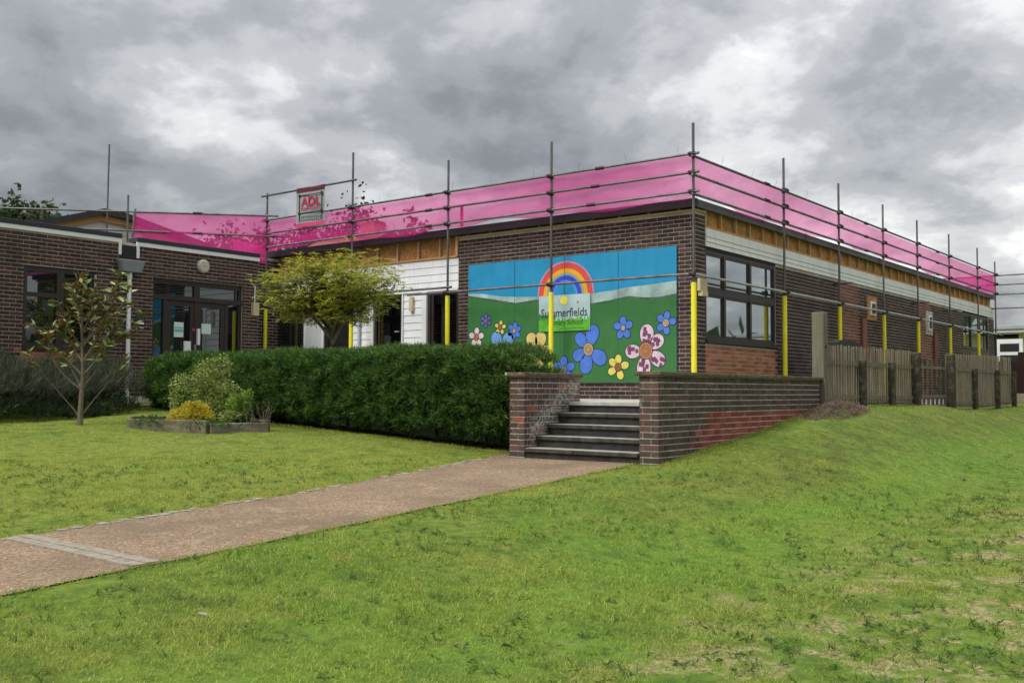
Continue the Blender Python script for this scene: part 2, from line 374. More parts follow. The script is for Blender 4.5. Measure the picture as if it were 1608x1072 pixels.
def grass_colour(k):
    """grass tint from world position, shared by the ground sheet and the blades"""
    p = k.pos(); sp = k.n('ShaderNodeSeparateXYZ', {0: p})
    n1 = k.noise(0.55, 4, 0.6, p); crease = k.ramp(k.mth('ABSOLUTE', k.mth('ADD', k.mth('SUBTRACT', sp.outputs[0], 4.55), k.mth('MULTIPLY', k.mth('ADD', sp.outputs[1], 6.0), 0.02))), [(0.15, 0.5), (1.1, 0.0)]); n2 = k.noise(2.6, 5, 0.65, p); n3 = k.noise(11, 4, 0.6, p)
    green = (0.135, 0.225, 0.030); yel = (0.25, 0.255, 0.055); dark = (0.065, 0.125, 0.020)
    left = k.ramp(sp.outputs[0], [(0.0, 0.0), (1.0, 0.0)])
    lm = k.n('ShaderNodeMapRange', {'Value': sp.outputs[0], 'From Min': 2.6, 'From Max': -1.0}); lm = lm.outputs[0]
    c = k.mix(k.ramp(n1, [(0.38, 0.0), (0.62, 0.55)]), green, yel)
    c = k.mix(k.mth('MULTIPLY', lm, 0.55), c, (0.235, 0.275, 0.045))
    c = k.mix(k.ramp(n2, [(0.34, 0.65), (0.5, 0.0)]), c, dark)
    c = k.mix(k.ramp(n2, [(0.58, 0.0), (0.72, 0.6)]), c, (0.30, 0.27, 0.08))
    c = k.mix(k.mth('MULTIPLY', crease, k.ramp(n2, [(0.3, 0.5), (0.6, 1.0)])), c, (0.13, 0.265, 0.030))  # lusher grass at the bank's foot, which also paints in its lit band
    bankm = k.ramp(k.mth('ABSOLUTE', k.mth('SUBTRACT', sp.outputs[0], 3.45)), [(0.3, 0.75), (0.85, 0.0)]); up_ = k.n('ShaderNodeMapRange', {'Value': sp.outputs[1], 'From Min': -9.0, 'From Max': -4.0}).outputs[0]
    c = k.mix(k.mth('MULTIPLY', k.mth('MULTIPLY', bankm, up_), k.ramp(n2, [(0.4, 1.0), (0.62, 0.15)])), c, (0.115, 0.130, 0.030))  # olive patches paint the slope's shading into the grass colour
    # scorched strip right of the bank's foot
    xx = k.mth('ADD', sp.outputs[0], k.mth('MULTIPLY', k.mth('SUBTRACT', n2, 0.5), 1.6))
    xx = k.mth('ADD', xx, k.mth('MULTIPLY', k.mth('ADD', sp.outputs[1], 6.0), -0.05))
    dm = k.n('ShaderNodeMapRange', {'Value': xx, 'From Min': 5.1, 'From Max': 6.4}).outputs[0]
    return p, c, dm, n2, n3
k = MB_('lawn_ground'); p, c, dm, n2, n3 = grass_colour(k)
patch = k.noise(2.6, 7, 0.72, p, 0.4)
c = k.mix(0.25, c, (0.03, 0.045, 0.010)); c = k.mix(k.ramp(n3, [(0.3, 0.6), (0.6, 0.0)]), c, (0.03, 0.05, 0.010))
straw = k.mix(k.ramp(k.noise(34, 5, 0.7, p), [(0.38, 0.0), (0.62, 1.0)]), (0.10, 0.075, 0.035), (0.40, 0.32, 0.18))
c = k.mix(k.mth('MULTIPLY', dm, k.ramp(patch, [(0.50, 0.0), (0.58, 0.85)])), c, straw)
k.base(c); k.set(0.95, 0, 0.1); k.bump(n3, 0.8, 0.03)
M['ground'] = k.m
xs = axis(-300, 300, -12, 9, 0.2); ys = axis(-80, 400, -16, 16, 0.2)
X, Y = np.meshgrid(xs, ys, indexing='ij')
lump = 0.018*np.sin(X*1.7+0.6*np.sin(Y*1.3))*np.sin(Y*1.9+X*0.4)+0.010*np.sin(X*4.1+Y*3.3)*np.sin(Y*5.2-X*1.3)
onpath = ss(-0.8, 0.0, X)*(1-ss(2.4, 3.2, X))*(Y < -5.0)
Z = Gz(X, Y)+lump*(1-onpath)
verts = np.stack([X.ravel(), Y.ravel(), Z.ravel()], 1)
nx, ny = len(xs), len(ys); ii, jj = np.meshgrid(np.arange(nx-1), np.arange(ny-1), indexing='ij'); a = (ii*ny+jj).ravel()
faces = np.stack([a, a+ny, a+ny+1, a+1], 1)
tag(meshobj('ground', verts, faces, M['ground'], smooth=True), 'mown lawn rising to a grass bank below the building', None, None, 'structure')

# path
def pathL(y): return np.interp(y, [-30, -12.2, -9.15, -5.2], [0.9, 0.46, 0.37, -0.2])
def pathR(y): return np.interp(y, [-30, -13.1, -10.8, -5.3], [2.7, 2.36, 2.31, 1.97])
k = MB_('red_chippings'); p = k.pos()
v = k.n('ShaderNodeTexVoronoi', {'Vector': p, 'Scale': 75.0}); n = k.noise(1.2, 5, 0.6, p); n2 = k.noise(30, 4, 0.7, p)
c = k.ramp(v.outputs['Color'], [(0.0, (0.10, 0.066, 0.042)), (0.5, (0.225, 0.155, 0.098)), (0.8, (0.33, 0.24, 0.155)), (1.0, (0.55, 0.46, 0.33))])
c = k.mix(k.ramp(n, [(0.35, 0.6), (0.6, 0.0)]), c, (0.13, 0.095, 0.062)); c = k.mix(k.ramp(k.noise(3.5, 6, 0.7, p, 0.8), [(0.56, 0.0), (0.72, 0.55)]), c, (0.36, 0.29, 0.20))
c = k.mix(k.ramp(n2, [(0.6, 0.0), (0.75, 0.5)]), c, (0.08, 0.055, 0.04))
k.base(c); k.set(0.9, 0, 0.2); k.bump(v.outputs['Distance'], 0.6, 0.006); M['path'] = k.m
pv = []; pf = []; yy = np.arange(-22, -5.15, 0.2)
for i, y in enumerate(yy):
    for j in range(9):
        x = pathL(y)+(pathR(y)-pathL(y))*j/8
        if j == 0: x += 0.02*math.sin(y*5.1)+0.012*math.sin(y*13)
        if j == 8: x += 0.015*math.sin(y*4.3+1)+0.010*math.sin(y*11)
        pv.append((x, y, float(Gz(x, y))+0.012))
pf = [(i*9+j, i*9+j+1, (i+1)*9+j+1, (i+1)*9+j) for i in range(len(yy)-1) for j in range(8)]
tag(meshobj('path', pv, pf, M['path'], smooth=True), 'reddish chippings path crossing the lawn to the steps', None, None, 'structure')
# pale setts across the path, each its own
st = thing('path_drain_strip', 'pale grey strip of setts laid across the path near the left edge', 'paving', (1.3, -12.15, -1.02))
g0 = Geo(); g0.box(-0.082, 0.082, -0.052, 0.052, -0.03, 0.006); sett = g0.build('sett', plain('dull_sett', (.27, .235, .18), .9, .3, 14, fine=50))
se = sett.data; first = True
for r_ in range(2):
    for i in range(11):
        x = 0.54+i*0.168; y = -12.045-r_*0.11-0.045*(i/10)
        o = sett if first else bpy.data.objects.new('sett', se)
        if not first: C.objects.link(o)
        first = False; o.parent = st; z = float(Gz(x, y))+0.016
        o.location = (x-1.3, y+12.15, z+1.02); o.rotation_euler = (0.0, 0, random.uniform(-.02, .02)-0.03)
# loose pale edging left of the path
g = Geo()
for y in np.arange(-12.3, -5.6, 0.115):
    if random.random() < 0.25: continue
    x = float(pathL(y))+random.uniform(-.03, .03); z = float(Gz(x, y)); w_ = random.uniform(.03, .07)
    g.box(x-w_, x+w_, y-.05, y+.045, z-.02, z+0.016+random.random()*.006)
tag(g.build('path_edging', plain('edging_stone', (0.30, 0.27, 0.22), 0.9, 0.35, 9)), 'worn pale edging setts along the left edge of the path', 'edging', None, 'stuff')

# terrace in front of the mural wall
tg = Geo(); tg.box(-9.4, 2.03, -4.36, 0.3, -0.8, -0.004)
tag(tg.build('terrace', M['concrete']), 'pale concrete terrace at the top of the steps', None, None, 'structure')

# ------------------------------------------------------------------ bricks
def brick_mesh(L, name):
    g = Geo(); h = L/2; t = 0.031; f = 0.0025; b = 0.001
    g.add([(-h, -.03, -t), (h, -.03, -t), (h, -.03, t), (-h, -.03, t), (-h, f-b, -t), (h, f-b, -t), (h, f-b, t), (-h, f-b, t),
           (-h+b, f, -t+b), (h-b, f, -t+b), (h-b, f, t-b), (-h+b, f, t-b)],
          [(0, 1, 5, 4), (1, 2, 6, 5), (2, 3, 7, 6), (3, 0, 4, 7), (4, 5, 9, 8), (5, 6, 10, 9), (6, 7, 11, 10), (7, 4, 8, 11), (8, 9, 10, 11)])
    return g
def layout(u0, u1, z0, z1, holes=(), bond='stretcher', phase=0.0, zref=0.0, gap=0.0):
    res = []; k0 = math.floor((z0-zref)/0.075); k1 = math.ceil((z1-zref)/0.075)
    for kk in range(k0, k1):
        zb = zref+kk*0.075; zt = zb+0.065; zm = (zb+zt)/2
        if zm < z0 or zm > z1: continue
        spans = [(u0, u1)]
        for (a, b, c_, d) in holes:
            if c_ < zm < d:
                ns = []
                for s0, s1 in spans:
                    if b <= s0 or a >= s1: ns.append((s0, s1)); continue
                    if a > s0: ns.append((s0, a))
                    if b < s1: ns.append((b, s1))
                spans = ns
        if bond == 'stretcher': pat = [0.215]; off = 0.1125 if kk % 2 else 0.0
        else: pat = [0.215, 0.1025]; off = 0.169 if kk % 2 else 0.0
        per = sum(pat)+.01*len(pat); u = u0-per-off+phase; q = 0
        while u < u1:
            L = pat[q % len(pat)]; q += 1
            for s0, s1 in spans:
                a = max(u, s0); b = min(u+L, s1)
                if b-a > 0.014: res.append(((a+b)/2, zm, b-a-gap))
            u += L+0.01
    return res
class BrickSet:
    """collects bricks of one thing; the 300 that show largest become objects, the rest one mesh"""
    def __init__(s): s.it = []
    def wall(s, O, ang, bricks, matf):
        for u, z, L in bricks:
            s.it.append((O[0]+math.cos(ang)*u, O[1]+math.sin(ang)*u, z, L, ang, matf(u, z)))
    def build(s, parent, mats, cap=300, cull=None):
        def size(b):
            d = np.array([b[0], b[1], b[2]])-CAM; n = np.array([-math.sin(b[4]), math.cos(b[4]), 0]); r = np.linalg.norm(d)
            vis = max(0.0, -float(d@n)/r)
            if cull and cull(b): vis = 0
            return -vis*b[3]/r**2
        it = sorted(s.it, key=size); cache = {}
        for b in it[:cap]:
            key = (0.215 if b[3] > 0.13 else 0.1025, b[5])
            if key not in cache:
                g = brick_mesh(key[0], 'brick'); o = g.build('brick', mats[b[5]]); cache[key] = o.data
            else:
                o = bpy.data.objects.new('brick', cache[key]); C.objects.link(o)
            o.parent = parent; P0 = parent.location
            o.location = (b[0]-P0[0], b[1]-P0[1], b[2]-P0[2]+random.uniform(-.001, .001)); o.rotation_euler = (0, 0, b[4])
            o.scale = (b[3]/key[0], random.uniform(0.75, 1.35), 1)
        g = Geo()
        for b in it[cap:]:
            bb = brick_mesh(b[3], ''); ca, sa = math.cos(b[4]), math.sin(b[4]); P0 = parent.location; jy = random.uniform(-.0015, .002)
            g.add([(b[0]+ca*x-sa*(y+jy)-P0[0], b[1]+sa*x+ca*(y+jy)-P0[1], b[2]+z-P0[2]) for x, y, z in bb.v], bb.f, b[5])
        if g.v:
            o = g.build('brickwork', mats, parent); o['kind'] = 'stuff'
BM = [M['brick_dark'], M['brick_brown'], M['brick_orange'], M['brick_russet'], M['brick_garden'], M['brick_bloom'], M['brick_red']]

# ================================================================== MAIN BUILDING
hall = thing('school_building', 'long flat-roofed dark brick school block with the mural and open timber eaves', 'building')
def part(name, dims, mat, parent, bev=0):
    o = boxo(name, dims, mat, parent)
    if bev: bevel(o, bev)
    return o
Yend = 22.3
# backing walls (mortar coloured)
part('wall', (-5.55, -0.004, 0.004, 0.25, -0.9, 3.34), M['mortar'], hall)
part('wall', (-0.25, -0.002, 0.006, 0.345, -0.9, 3.338), M['mortar'], hall)
g = Geo()
g.box(-0.25, -0.004, 0.345, 3.45, -0.9, 1.0); g.box(-0.25, -0.004, 3.45, 18.1, -0.9, 3.08); g.box(-0.25, -0.004, 18.1, 21.5, -0.9, 0.4)
g.box(-0.25, -0.004, 21.5, Yend, -0.9, 3.08); g.box(-0.25, -0.004, 0.345, 3.45, 2.74, 3.08); g.box(-0.25, -0.004, 18.1, 21.5, 2.74, 3.08)
g.build('wall', M['mortar'], hall)
part('wall', (-12.2, -5.56, 0.12, 0.3, -0.5, 3.36), M['black'], hall)
part('wall', (-11.5, -0.26, Yend-.3, Yend, -0.9, 3.4), M['mortar'], hall)
bs = BrickSet()
bs.wall((0, 0, 0), PI, layout(0.0, 5.55, -0.2, 3.33, [(0.40, 5.22, 0.33, 2.71)]), lambda u, z: 0)
# right-hand long wall faces +X ; u runs towards -Y from y=22.3
def yfac(u, z):
    y = Yend-u
    if 0.35 < y < 3.44 and z < 1.0: return 2
    if 7.1 < y < 8.4 or 13.25 < y < 14.6: return 3
    return 0
holes = [(Yend-3.45, Yend-0.345, 1.0, 2.8), (Yend-21.5, Yend-18.1, 0.4, 2.8)]
bs.wall((0, Yend, 0), -PI/2, layout(0, Yend-0.345, -0.3, 2.72, holes, gap=.006), yfac)
bs.wall((0, Yend, 0), -PI/2, layout(Yend-0.340, Yend-0.004, -0.3, 3.33), yfac)
bs.build(hall, BM, 300, cull=lambda b: b[2] < 0.1 or (b[4] > 3 and b[0] > -3.5 and b[2] < 0.29))
# roof slab, felt, fascia
part('roof', (-12.3, 0.02, -0.05, Yend+0.05, 3.42, 3.50), M['felt'], hall)
part('fascia', (-12.3, 0.075, -0.14, -0.055, 3.395, 3.545), M['fascia'], hall, .006)
part('fascia', (0.022, 0.075, -0.05, Yend+0.05, 3.395, 3.535), M['fascia_grey'], hall, .006)
for y in (4.9, 9.8, 14.7, 19.6): part('fascia_joint', (0.070, 0.079, y-.03, y+.03, 3.39, 3.54), M['fascia'], hall)
# batten under the mural-side fascia with little blocks
part('batten', (-5.55, 0.02, -0.045, 0.0, 3.338, 3.372), M['timber_pale'], hall)
for x in np.arange(-5.3, 0.0, 0.62): part('packer', (x, x+0.04, -0.04, 0.0, 3.375, 3.42), M['timber_pale'], hall)
part('batten', (0.003, 0.035, -0.02, 0.335, 3.335, 3.372), M['timber_pale'], hall)
part('batten', (0.004, 0.036, 0.29, 0.335, 3.374, 3.40), M['timber_pale'], hall)
part('batten', (-5.62, -5.56, -0.03, 0.05, 2.97, 3.40), M['timber_pale'], hall)
# open eaves on the long side: osb, studs, sole plate
part('eaves_board', (-0.10, -0.056, 0.35, Yend-0.25, 3.09, 3.42), M['osb'], hall)
part('sole_plate', (-0.055, 0.012, 0.35, Yend-0.25, 3.085, 3.125), M['timber'], hall)
y = 0.36
while y < Yend-0.3:
    part('stud', (-0.055, 0.008, y, y+0.045, 3.127, 3.42), M['timber_pale'] if random.random() < .5 else M['timber'], hall); y += 0.62
# cladding boards (long side), laid in lengths
zz = [(2.752, 2.835), (2.838, 2.925), (2.928, 3.082)]
for i, (a, b) in enumerate(zz):
    ends = [0.352] + sorted(random.uniform(0, 1.2)+q for q in (4.0+i*.7, 8.6, 13.0+i*.4, 17.4)) + [Yend-0.15]
    for s0, s1 in zip(ends, ends[1:]):
        o = Geo(); t = 0.010+0.003*i
        o.add([(0.0, s0+.002, a), (0.030, s0+.002, a), (0.018, s0+.002, b), (0.0, s0+.002, b), (0.0, s1-.002, a), (0.030, s1-.002, a), (0.018, s1-.002, b), (0.0, s1-.002, b)],
              [(0, 1, 2, 3), (4, 7, 6, 5), (1, 5, 6, 2), (0, 4, 5, 1), (2, 6, 7, 3), (0, 3, 7, 4)])
        o.build('cladding_board', M['clad'], hall)
part('lining', (-0.02, 0.004, 0.35, 3.45, 2.70, 2.75), M['black'], hall)
# big window on the long side
def window(parent, x, y0, y1, z0, z1, cols, transom, glass, sign=1, fw_=0.06, dep=0.06):
    """frame in the plane x=const, glass set back"""
    W = []
    fr = boxo('window', (x-dep, x, y0, y1, z1-fw_, z1), M['frame'], parent); W.append(fr)
    def fp(*d): boxo('frame_bar', d, M['frame'], fr)
    fp(x-dep, x, y0, y1, z0, z0+fw_); fp(x-dep, x+.001, y0, y0+fw_, z0+fw_, z1-fw_); fp(x-dep, x+.001, y1-fw_, y1, z0+fw_, z1-fw_)
    edges = [y0+fw_]+list(cols)+[y1-fw_]
    for c_ in cols: fp(x-dep, x+.004, c_-fw_*.7, c_+fw_*.7, z0+fw_, z1-fw_)
    rows = [z0+fw_]+([transom] if transom else [])+[z1-fw_]
    for i in range(len(edges)-1):
        a = edges[i]+(fw_*.7 if i else 0); b = edges[i+1]-(fw_*.7 if i < len(cols) else 0)
        if transom: fp(x-dep, x+.002, a, b, transom-.06, transom+.06)
        for j in range(len(rows)-1):
            c_ = rows[j]+(.06 if j else 0); d = rows[j+1]-(.06 if j < len(rows)-2 else 0)
            boxo('pane', (x-.045, x-.035, a, b, c_, d), glass, fr)
            s_ = .035   # sash bead
            gb = Geo(); gb.box(x-.034, x-.012, a, b, d-s_, d); gb.box(x-.034, x-.012, a, b, c_, c_+s_)
            gb.box(x-.034, x-.013, a, a+s_, c_+s_, d-s_); gb.box(x-.034, x-.013, b-s_, b, c_+s_, d-s_)
            gb.build('sash', M['frame'], fr)
    return fr
window(hall, -0.012, 0.352, 3.44, 1.075, 2.70, [1.16, 2.28], 1.95, M['glass_bright'])
part('sill', (-0.06, 0.05, 0.350, 3.445, 1.018, 1.072), M['frame'], hall)
boxo('blind_cord', (-0.055, -0.05, 2.80, 2.84, 1.15, 2.6), M['white'], hall)
window(hall, -0.012, 18.12, 21.48, 1.55, 2.70, [19.2, 20.35], None, M['glass_bright'])
part('door_panel', (-0.06, -0.02, 18.12, 21.48, 0.0, 1.54), M['frame'], hall)
# vents and drains on the long side
for y0, y1, z0, z1, nm in ((8.95, 9.68, 1.93, 2.52, 'vent'), (13.95, 14.62, 1.80, 2.48, 'vent')):
    fr = boxo(nm, (0.0, 0.028, y0, y1, z0, z1), M['osb'] if y0 < 10 else M['concrete'], hall)
    boxo('vent_plate', (0.028, 0.055, y0+.18, y1-.18, z0+.12, z1-.12), M['white'], fr)
    boxo('vent_cowl', (0.055, 0.085, y0+.28, y1-.28, z0+.18, z1-.18), M['frame'], fr)
part('drain_cover', (0.0, 0.05, 8.55, 8.85, 0.3, 1.95), M['brick_russet'], hall)
part('drain_cover', (0.0, 0.05, 14.75, 15.05, 0.3, 1.9), M['brick_russet'], hall)
boxo('junction_box', (0.012, 0.07, 0.02, 0.30, 1.92, 2.14), M['cream'], hall)
boxo('junction_box', (0.012, 0.10, 0.05, 0.27, 1.83, 1.915), M['cream'], hall)
# ---- recessed front left of the mural: eaves, cladding, doors
part('eaves_board', (-11.5, -5.63, 0.085, 0.10, 2.98, 3.42), M['osb'], hall)
part('sole_plate', (-11.5, -5.63, 0.02, 0.08, 2.955, 2.995), M['timber'], hall)
x = -11.2
while x < -5.7: part('stud', (x, x+.045, 0.03, 0.082, 2.998, 3.40), M['timber_pale'], hall); x += 0.632
def clad_rows(x0, x1, z0, z1, n, mat, y=0.05):
    h = (z1-z0)/n
    for i in range(n):
        a = z0+i*h+.0015; b = z0+(i+1)*h-.0015; o = Geo()
        o.add([(x0, y+.02, a), (x1, y+.02, a), (x1, y-.012, a), (x0, y-.012, a), (x0, y+.02, b), (x1, y+.02, b), (x1, y, b), (x0, y, b)],
              [(0, 1, 2, 3), (4, 7, 6, 5), (3, 2, 6, 7), (0, 3, 7, 4), (1, 5, 6, 2), (0, 4, 5, 1)])
        o.build('cladding_board', mat, hall)
clad_rows(-11.48, -5.58, 2.31, 2.95, 4, M['clad_front'])
part('trim', (-11.48, -5.58, 0.015, 0.055, 2.262, 2.305), M['white'], hall)
for x0, x1 in ((-8.83, -8.16), (-7.18, -6.60)): clad_rows(x0, x1, 0.0, 2.26, 14, M['clad_front'])
part('trim', (-6.60, -6.47, 0.0, 0.07, 0.0, 2.26), M['white'], hall)
part('trim', (-7.215, -7.183, 0.01, 0.07, 0.0, 2.26), M['white'], hall)
part('trim', (-8.155, -8.11, 0.01, 0.07, 0.0, 2.26), M['white'], hall)
part('trim', (-8.87, -8.835, 0.01, 0.07, 0.0, 2.26), M['white'], hall)
tubeo('downpipe', (-8.55, 0.0, 0), (-8.55, 0.0, 2.26), 0.035, plain('pale_blue_pipe', (0.42, 0.50, 0.56), 0.4, 0.1), hall)
def door_bay(x0, x1, nm='door', blinds=False, ztop=2.26, mull=()):
    fr = boxo(nm, (x0, x1, 0.05, 0.11, ztop-.07, ztop), M['frame'], hall)
    for a, b in ((x0, x0+.07), (x1-.07, x1)): boxo('frame_bar', (a, b, 0.05, 0.11, 0, ztop-.07), M['frame'], fr)
    boxo('frame_bar', (x0+.07, x1-.07, 0.055, 0.11, 0, 0.12), M['frame'], fr)
    for c_ in mull: boxo('frame_bar', (c_-.03, c_+.03, 0.052, 0.108, .12, ztop-.07), M['frame'], fr)
    if blinds:
        gb = Geo(); z = 0.5
        while z < ztop-.1: gb.add([(x0+.09, .100, z), (x1-.09, .100, z), (x1-.09, .118, z+.022), (x0+.09, .118, z+.022)], [(0, 1, 2, 3)]); z += 0.052
        o = gb.build('blind', plain('blind_slat', (0.16, 0.155, 0.14), 0.6, 0.1), fr); o['kind'] = 'stuff'
        boxo('pane', (x0+.07, x1-.07, 0.07, 0.076, .12, ztop-.07), M['glass_clear'], fr)
    else: boxo('pane', (x0+.07, x1-.07, 0.07, 0.076, .12, ztop-.07), M['glass_dark'], fr)
    return fr
door_bay(-11.42, -10.5, mull=(-11.0,)); door_bay(-9.74, -8.88)
d = door_bay(-8.10, -7.22, blinds=True, mull=(-7.95,)); boxo('handle', (-7.42, -7.30, 0.0, 0.045, 1.42, 1.45), M['rail'], d)
door_bay(-6.46, -5.57, 'window', blinds=True, mull=(-6.33,))
d = boxo('door', (-10.49, -9.78, 0.02, 0.06, 0.0, 1.92), M['white'], hall); bevel(d, .006)
boxo('door_panel', (-10.40, -9.87, 0.012, 0.02, 0.2, 1.78), plain('pale_panel', (0.55, 0.58, 0.57), .5, .05), d)
boxo('door_panel', (-10.49, -9.78, 0.05, 0.1, 1.925, 2.26), M['glass_dark'], d)
boxo('wall_lamp', (-6.96, -6.86, -0.02, 0.04, 1.86, 2.18), M['cream'], hall)
# short brick return beside the recess
part('wall', (-12.1, -11.504, -1.2, 0.12, -0.5, 3.36), M['mortar'], hall)
b2 = BrickSet(); b2.wall((-11.504, 0.12, 0), -PI/2, layout(0.0, 1.3, 0.0, 3.3), lambda u, z: 0)
g = Geo()
for b in b2.it:
    bb = brick_mesh(b[3], ''); ca, sa = math.cos(b[4]), math.sin(b[4])
    g.add([(b[0]+ca*x-sa*y, b[1]+sa*x+ca*y, b[2]+z) for x, y, z in bb.v], bb.f)
g.build('brickwork', BM[0], hall)['kind'] = 'stuff'

# ================================================================== ENTRANCE WING (x = -10.4)
wx = -10.4
wing = thing('entrance_wing', 'low brown brick entrance wing with white trim, double doors and a dark window', 'building')
g = Geo()
def wl(y0, y1, z0, z1): g.box(wx-.3, wx-.004, y0, y1, z0, z1)
wl(-12.5, -6.79, -.6, 3.12); wl(-6.79, -5.37, -.6, .90); wl(-6.79, -5.37, 2.46, 3.12); wl(-5.37, -4.09, -.6, 3.12)
wl(-4.09, -1.82, 2.47, 3.12); wl(-1.82, -1.42, -.6, 3.12); wl(-4.09, -1.82, -.6, 0.0)
g.build('wall', M['mortar'], wing)
part('wall', (-16, wx-.31, -1.5, -1.42, -.6, 3.1), M['mortar'], wing)
part('room_back', (-10.9, -10.85, -12, -1.5, -.3, 3.1), M['black'], wing)
bs = BrickSet(); Ys = -1.42
holes = [(-1.42+1.82, -1.42+4.09, 0.0, 2.47), (-1.42+5.37, -1.42+6.79, 0.90, 2.46), (4.83-1.42-.33, 4.83-1.42, 2.84, 3.3)]
def wfac(u, z):
    y = Ys-u
    return 2 if (-6.85 < y < -5.3 and z < 0.9 and z > 0.55) else 1
bs.wall((wx, Ys, 0), -PI/2, layout(0, 8.2, 0.0, 3.06, holes), wfac)
bs.build(wing, BM, 300, cull=lambda b: b[2] < 0.6)
# parapets: white trim and black capping, split by the hopper gap
for y0, y1, nm, dz in ((-12.5, -4.84, 'a', 0.03), (-4.50, -1.40, 'b', 0.0)):
    part('white_trim', (wx, wx+.03, y0, y1, 3.07+dz, 3.155+dz), M['white'], wing)
    part('parapet_capping', (wx-.3, wx+.045, y0, y1, 3.157+dz, 3.25+dz), M['fascia'], wing, .006)
part('white_trim', (wx, wx+.031, -4.90, -4.842, 2.86, 3.098), M['white'], wing)
part('white_trim', (wx, wx+.031, -4.498, -4.44, 2.82, 3.068), M['white'], wing)
part('gutter_outlet', (wx-.25, wx+.01, -4.835, -4.505, 2.80, 3.06), M['black'], wing)
part('roof', (-17.5, wx-.31, -12.5, -1.5, 3.02, 3.08), M['felt'], wing)
g = Geo(); y0, y1 = -4.95, -4.42
g.add([(wx+.01, y0+.07, 2.50), (wx+.2, y0+.07, 2.50), (wx+.2, y1-.07, 2.50), (wx+.01, y1-.07, 2.50), (wx+.01, y0, 2.74), (wx+.24, y0, 2.74), (wx+.24, y1, 2.74), (wx+.01, y1, 2.74)],
      [(0, 3, 2, 1), (4, 5, 6, 7), (0, 1, 5, 4), (1, 2, 6, 5), (2, 3, 7, 6), (0, 4, 7, 3)])
hp = g.build('rain_hopper', plain('grey_hopper', (0.20, 0.235, 0.245), .5, .08, bump=0), wing); bevel(hp, .01)
dp = tubeo('downpipe', (wx+.09, -4.69, -.2), (wx+.09, -4.69, 2.5), .042, M['white'], wing, n=16)
tubeo('pipe_collar', (wx+.09, -4.69, 2.38), (wx+.09, -4.69, 2.498), .052, M['white'], dp, n=16)
tubeo('pipe_collar', (wx+.09, -4.69, 1.2), (wx+.09, -4.69, 1.26), .05, M['white'], dp, n=16)
# round bulkhead lamp
g = Geo(); g.tube((wx, -2.91, 2.81), (wx+.06, -2.91, 2.81), .15, .145, 28); g.tube((wx+.06, -2.91, 2.81), (wx+.085, -2.91, 2.81), .145, .11, 28)
lamp = g.build('bulkhead_lamp', plain('opal_plastic', (0.46, 0.43, 0.36), .4, .05, bump=0), wing)
tubeo('screw', (wx+.085, -2.91, 2.81), (wx+.092, -2.91, 2.81), .012, M['frame'], lamp)
# entrance screen
def ey(u): return np.interp(u, [241, 262, 305, 310, 355, 360, 378, 382], [-4.09, -3.74, -3.04, -2.96, -2.26, -2.18, -1.89, -1.82])
ex = wx-.06
scr = boxo('entrance_screen', (ex-.08, ex, -4.088, -1.822, 2.36, 2.468), M['frame'], wing)
def eb(nm, y0, y1, z0, z1, mat=M['frame'], dx0=-.08, dx1=0.001): return boxo(nm, (ex+dx0, ex+dx1, y0, y1, z0, z1), mat, scr)
eb('frame_bar', -4.088, -1.822, 2.03, 2.13, dx1=.02); eb('frame_bar', -4.088, -4.03, 0, 2.36); eb('frame_bar', -1.90, -1.822, 0, 2.36)
eb('frame_bar', -3.06, -2.92, 2.13, 2.36); eb('pane', -4.03, -3.06, 2.13, 2.36, M['glass_dark'], -.05, -.04); eb('pane', -2.92, -1.90, 2.13, 2.36, M['glass_dark'], -.05, -.04)
for y_ in (-3.76, -3.0, -2.22): eb('frame_bar', y_-.045, y_+.045, 0, 2.03)
eb('pane', -4.03, -3.805, 0.1, 2.03, M['glass_dark'], -.05, -.04); eb('pane', -2.175, -1.9, 0.1, 2.03, M['glass_dark'], -.05, -.04)
for a, b in ((-3.715, -3.045), (-2.955, -2.265)):
    eb('door', a, a+.10, 0.02, 2.02, dx0=-.06, dx1=-.01); eb('door', b-.10, b, 0.02, 2.02, dx0=-.06, dx1=-.01)
    eb('door', a+.1, b-.1, 1.92, 2.02, dx0=-.06, dx1=-.01); eb('door', a+.1, b-.1, 0.02, 0.3, dx0=-.06, dx1=-.01)
    eb('pane', a+.1, b-.1, 0.3, 1.92, M['glass_dark'], -.045, -.035)
paper = plain('poster_paper', (0.55, 0.66, 0.60), .6, .05, bump=0); teal = plain('teal_print', (0.10, 0.42, 0.42), .6, .05, bump=0)
P1 = boxo('poster', (ex-.034, ex-.03, -3.52, -3.29, 1.25, 1.57), paper, scr)
boxo('print_band', (ex-.030, ex-.028, -3.51, -3.30, 1.36, 1.42), teal, P1); boxo('print_band', (ex-.030, ex-.028, -3.51, -3.30, 1.44, 1.465), teal, P1)
boxo('poster', (ex-.034, ex-.03, -2.88, -2.60, 1.35, 1.57), paper, scr)
boxo('letter_box', (ex-.01, ex+.03, -3.30, -3.14, .95, 1.17), M['white'], scr)
boxo('door_handle', (ex+.0, ex+.05, -2.985, -2.925, 1.1, 1.45), M['white'], scr); boxo('door_handle', (ex+.0, ex+.05, -3.05, -3.03, .8, 1.1), M['rail'], scr)
tubeo('push_button', (ex, -3.08, 1.42), (ex+.03, -3.08, 1.42), .03, plain('red_button', (.5, .04, .03), .4, .05, bump=0), scr)
boxo('wall_lamp', (wx+.003, wx+.09, -1.60, -1.44, 1.82, 2.12), M['cream'], wing)
tubeo('conduit', (wx+.04, -1.53, 2.12), (wx+.04, -1.53, 2.5), .012, M['white'], wing)
g = Geo(); g.tube((wx+.0, -4.38, 1.56), (wx+.02, -4.38, 1.56), .11, .11, 20); g.box(wx, wx+.02, -4.5, -4.26, 1.46, 1.54)
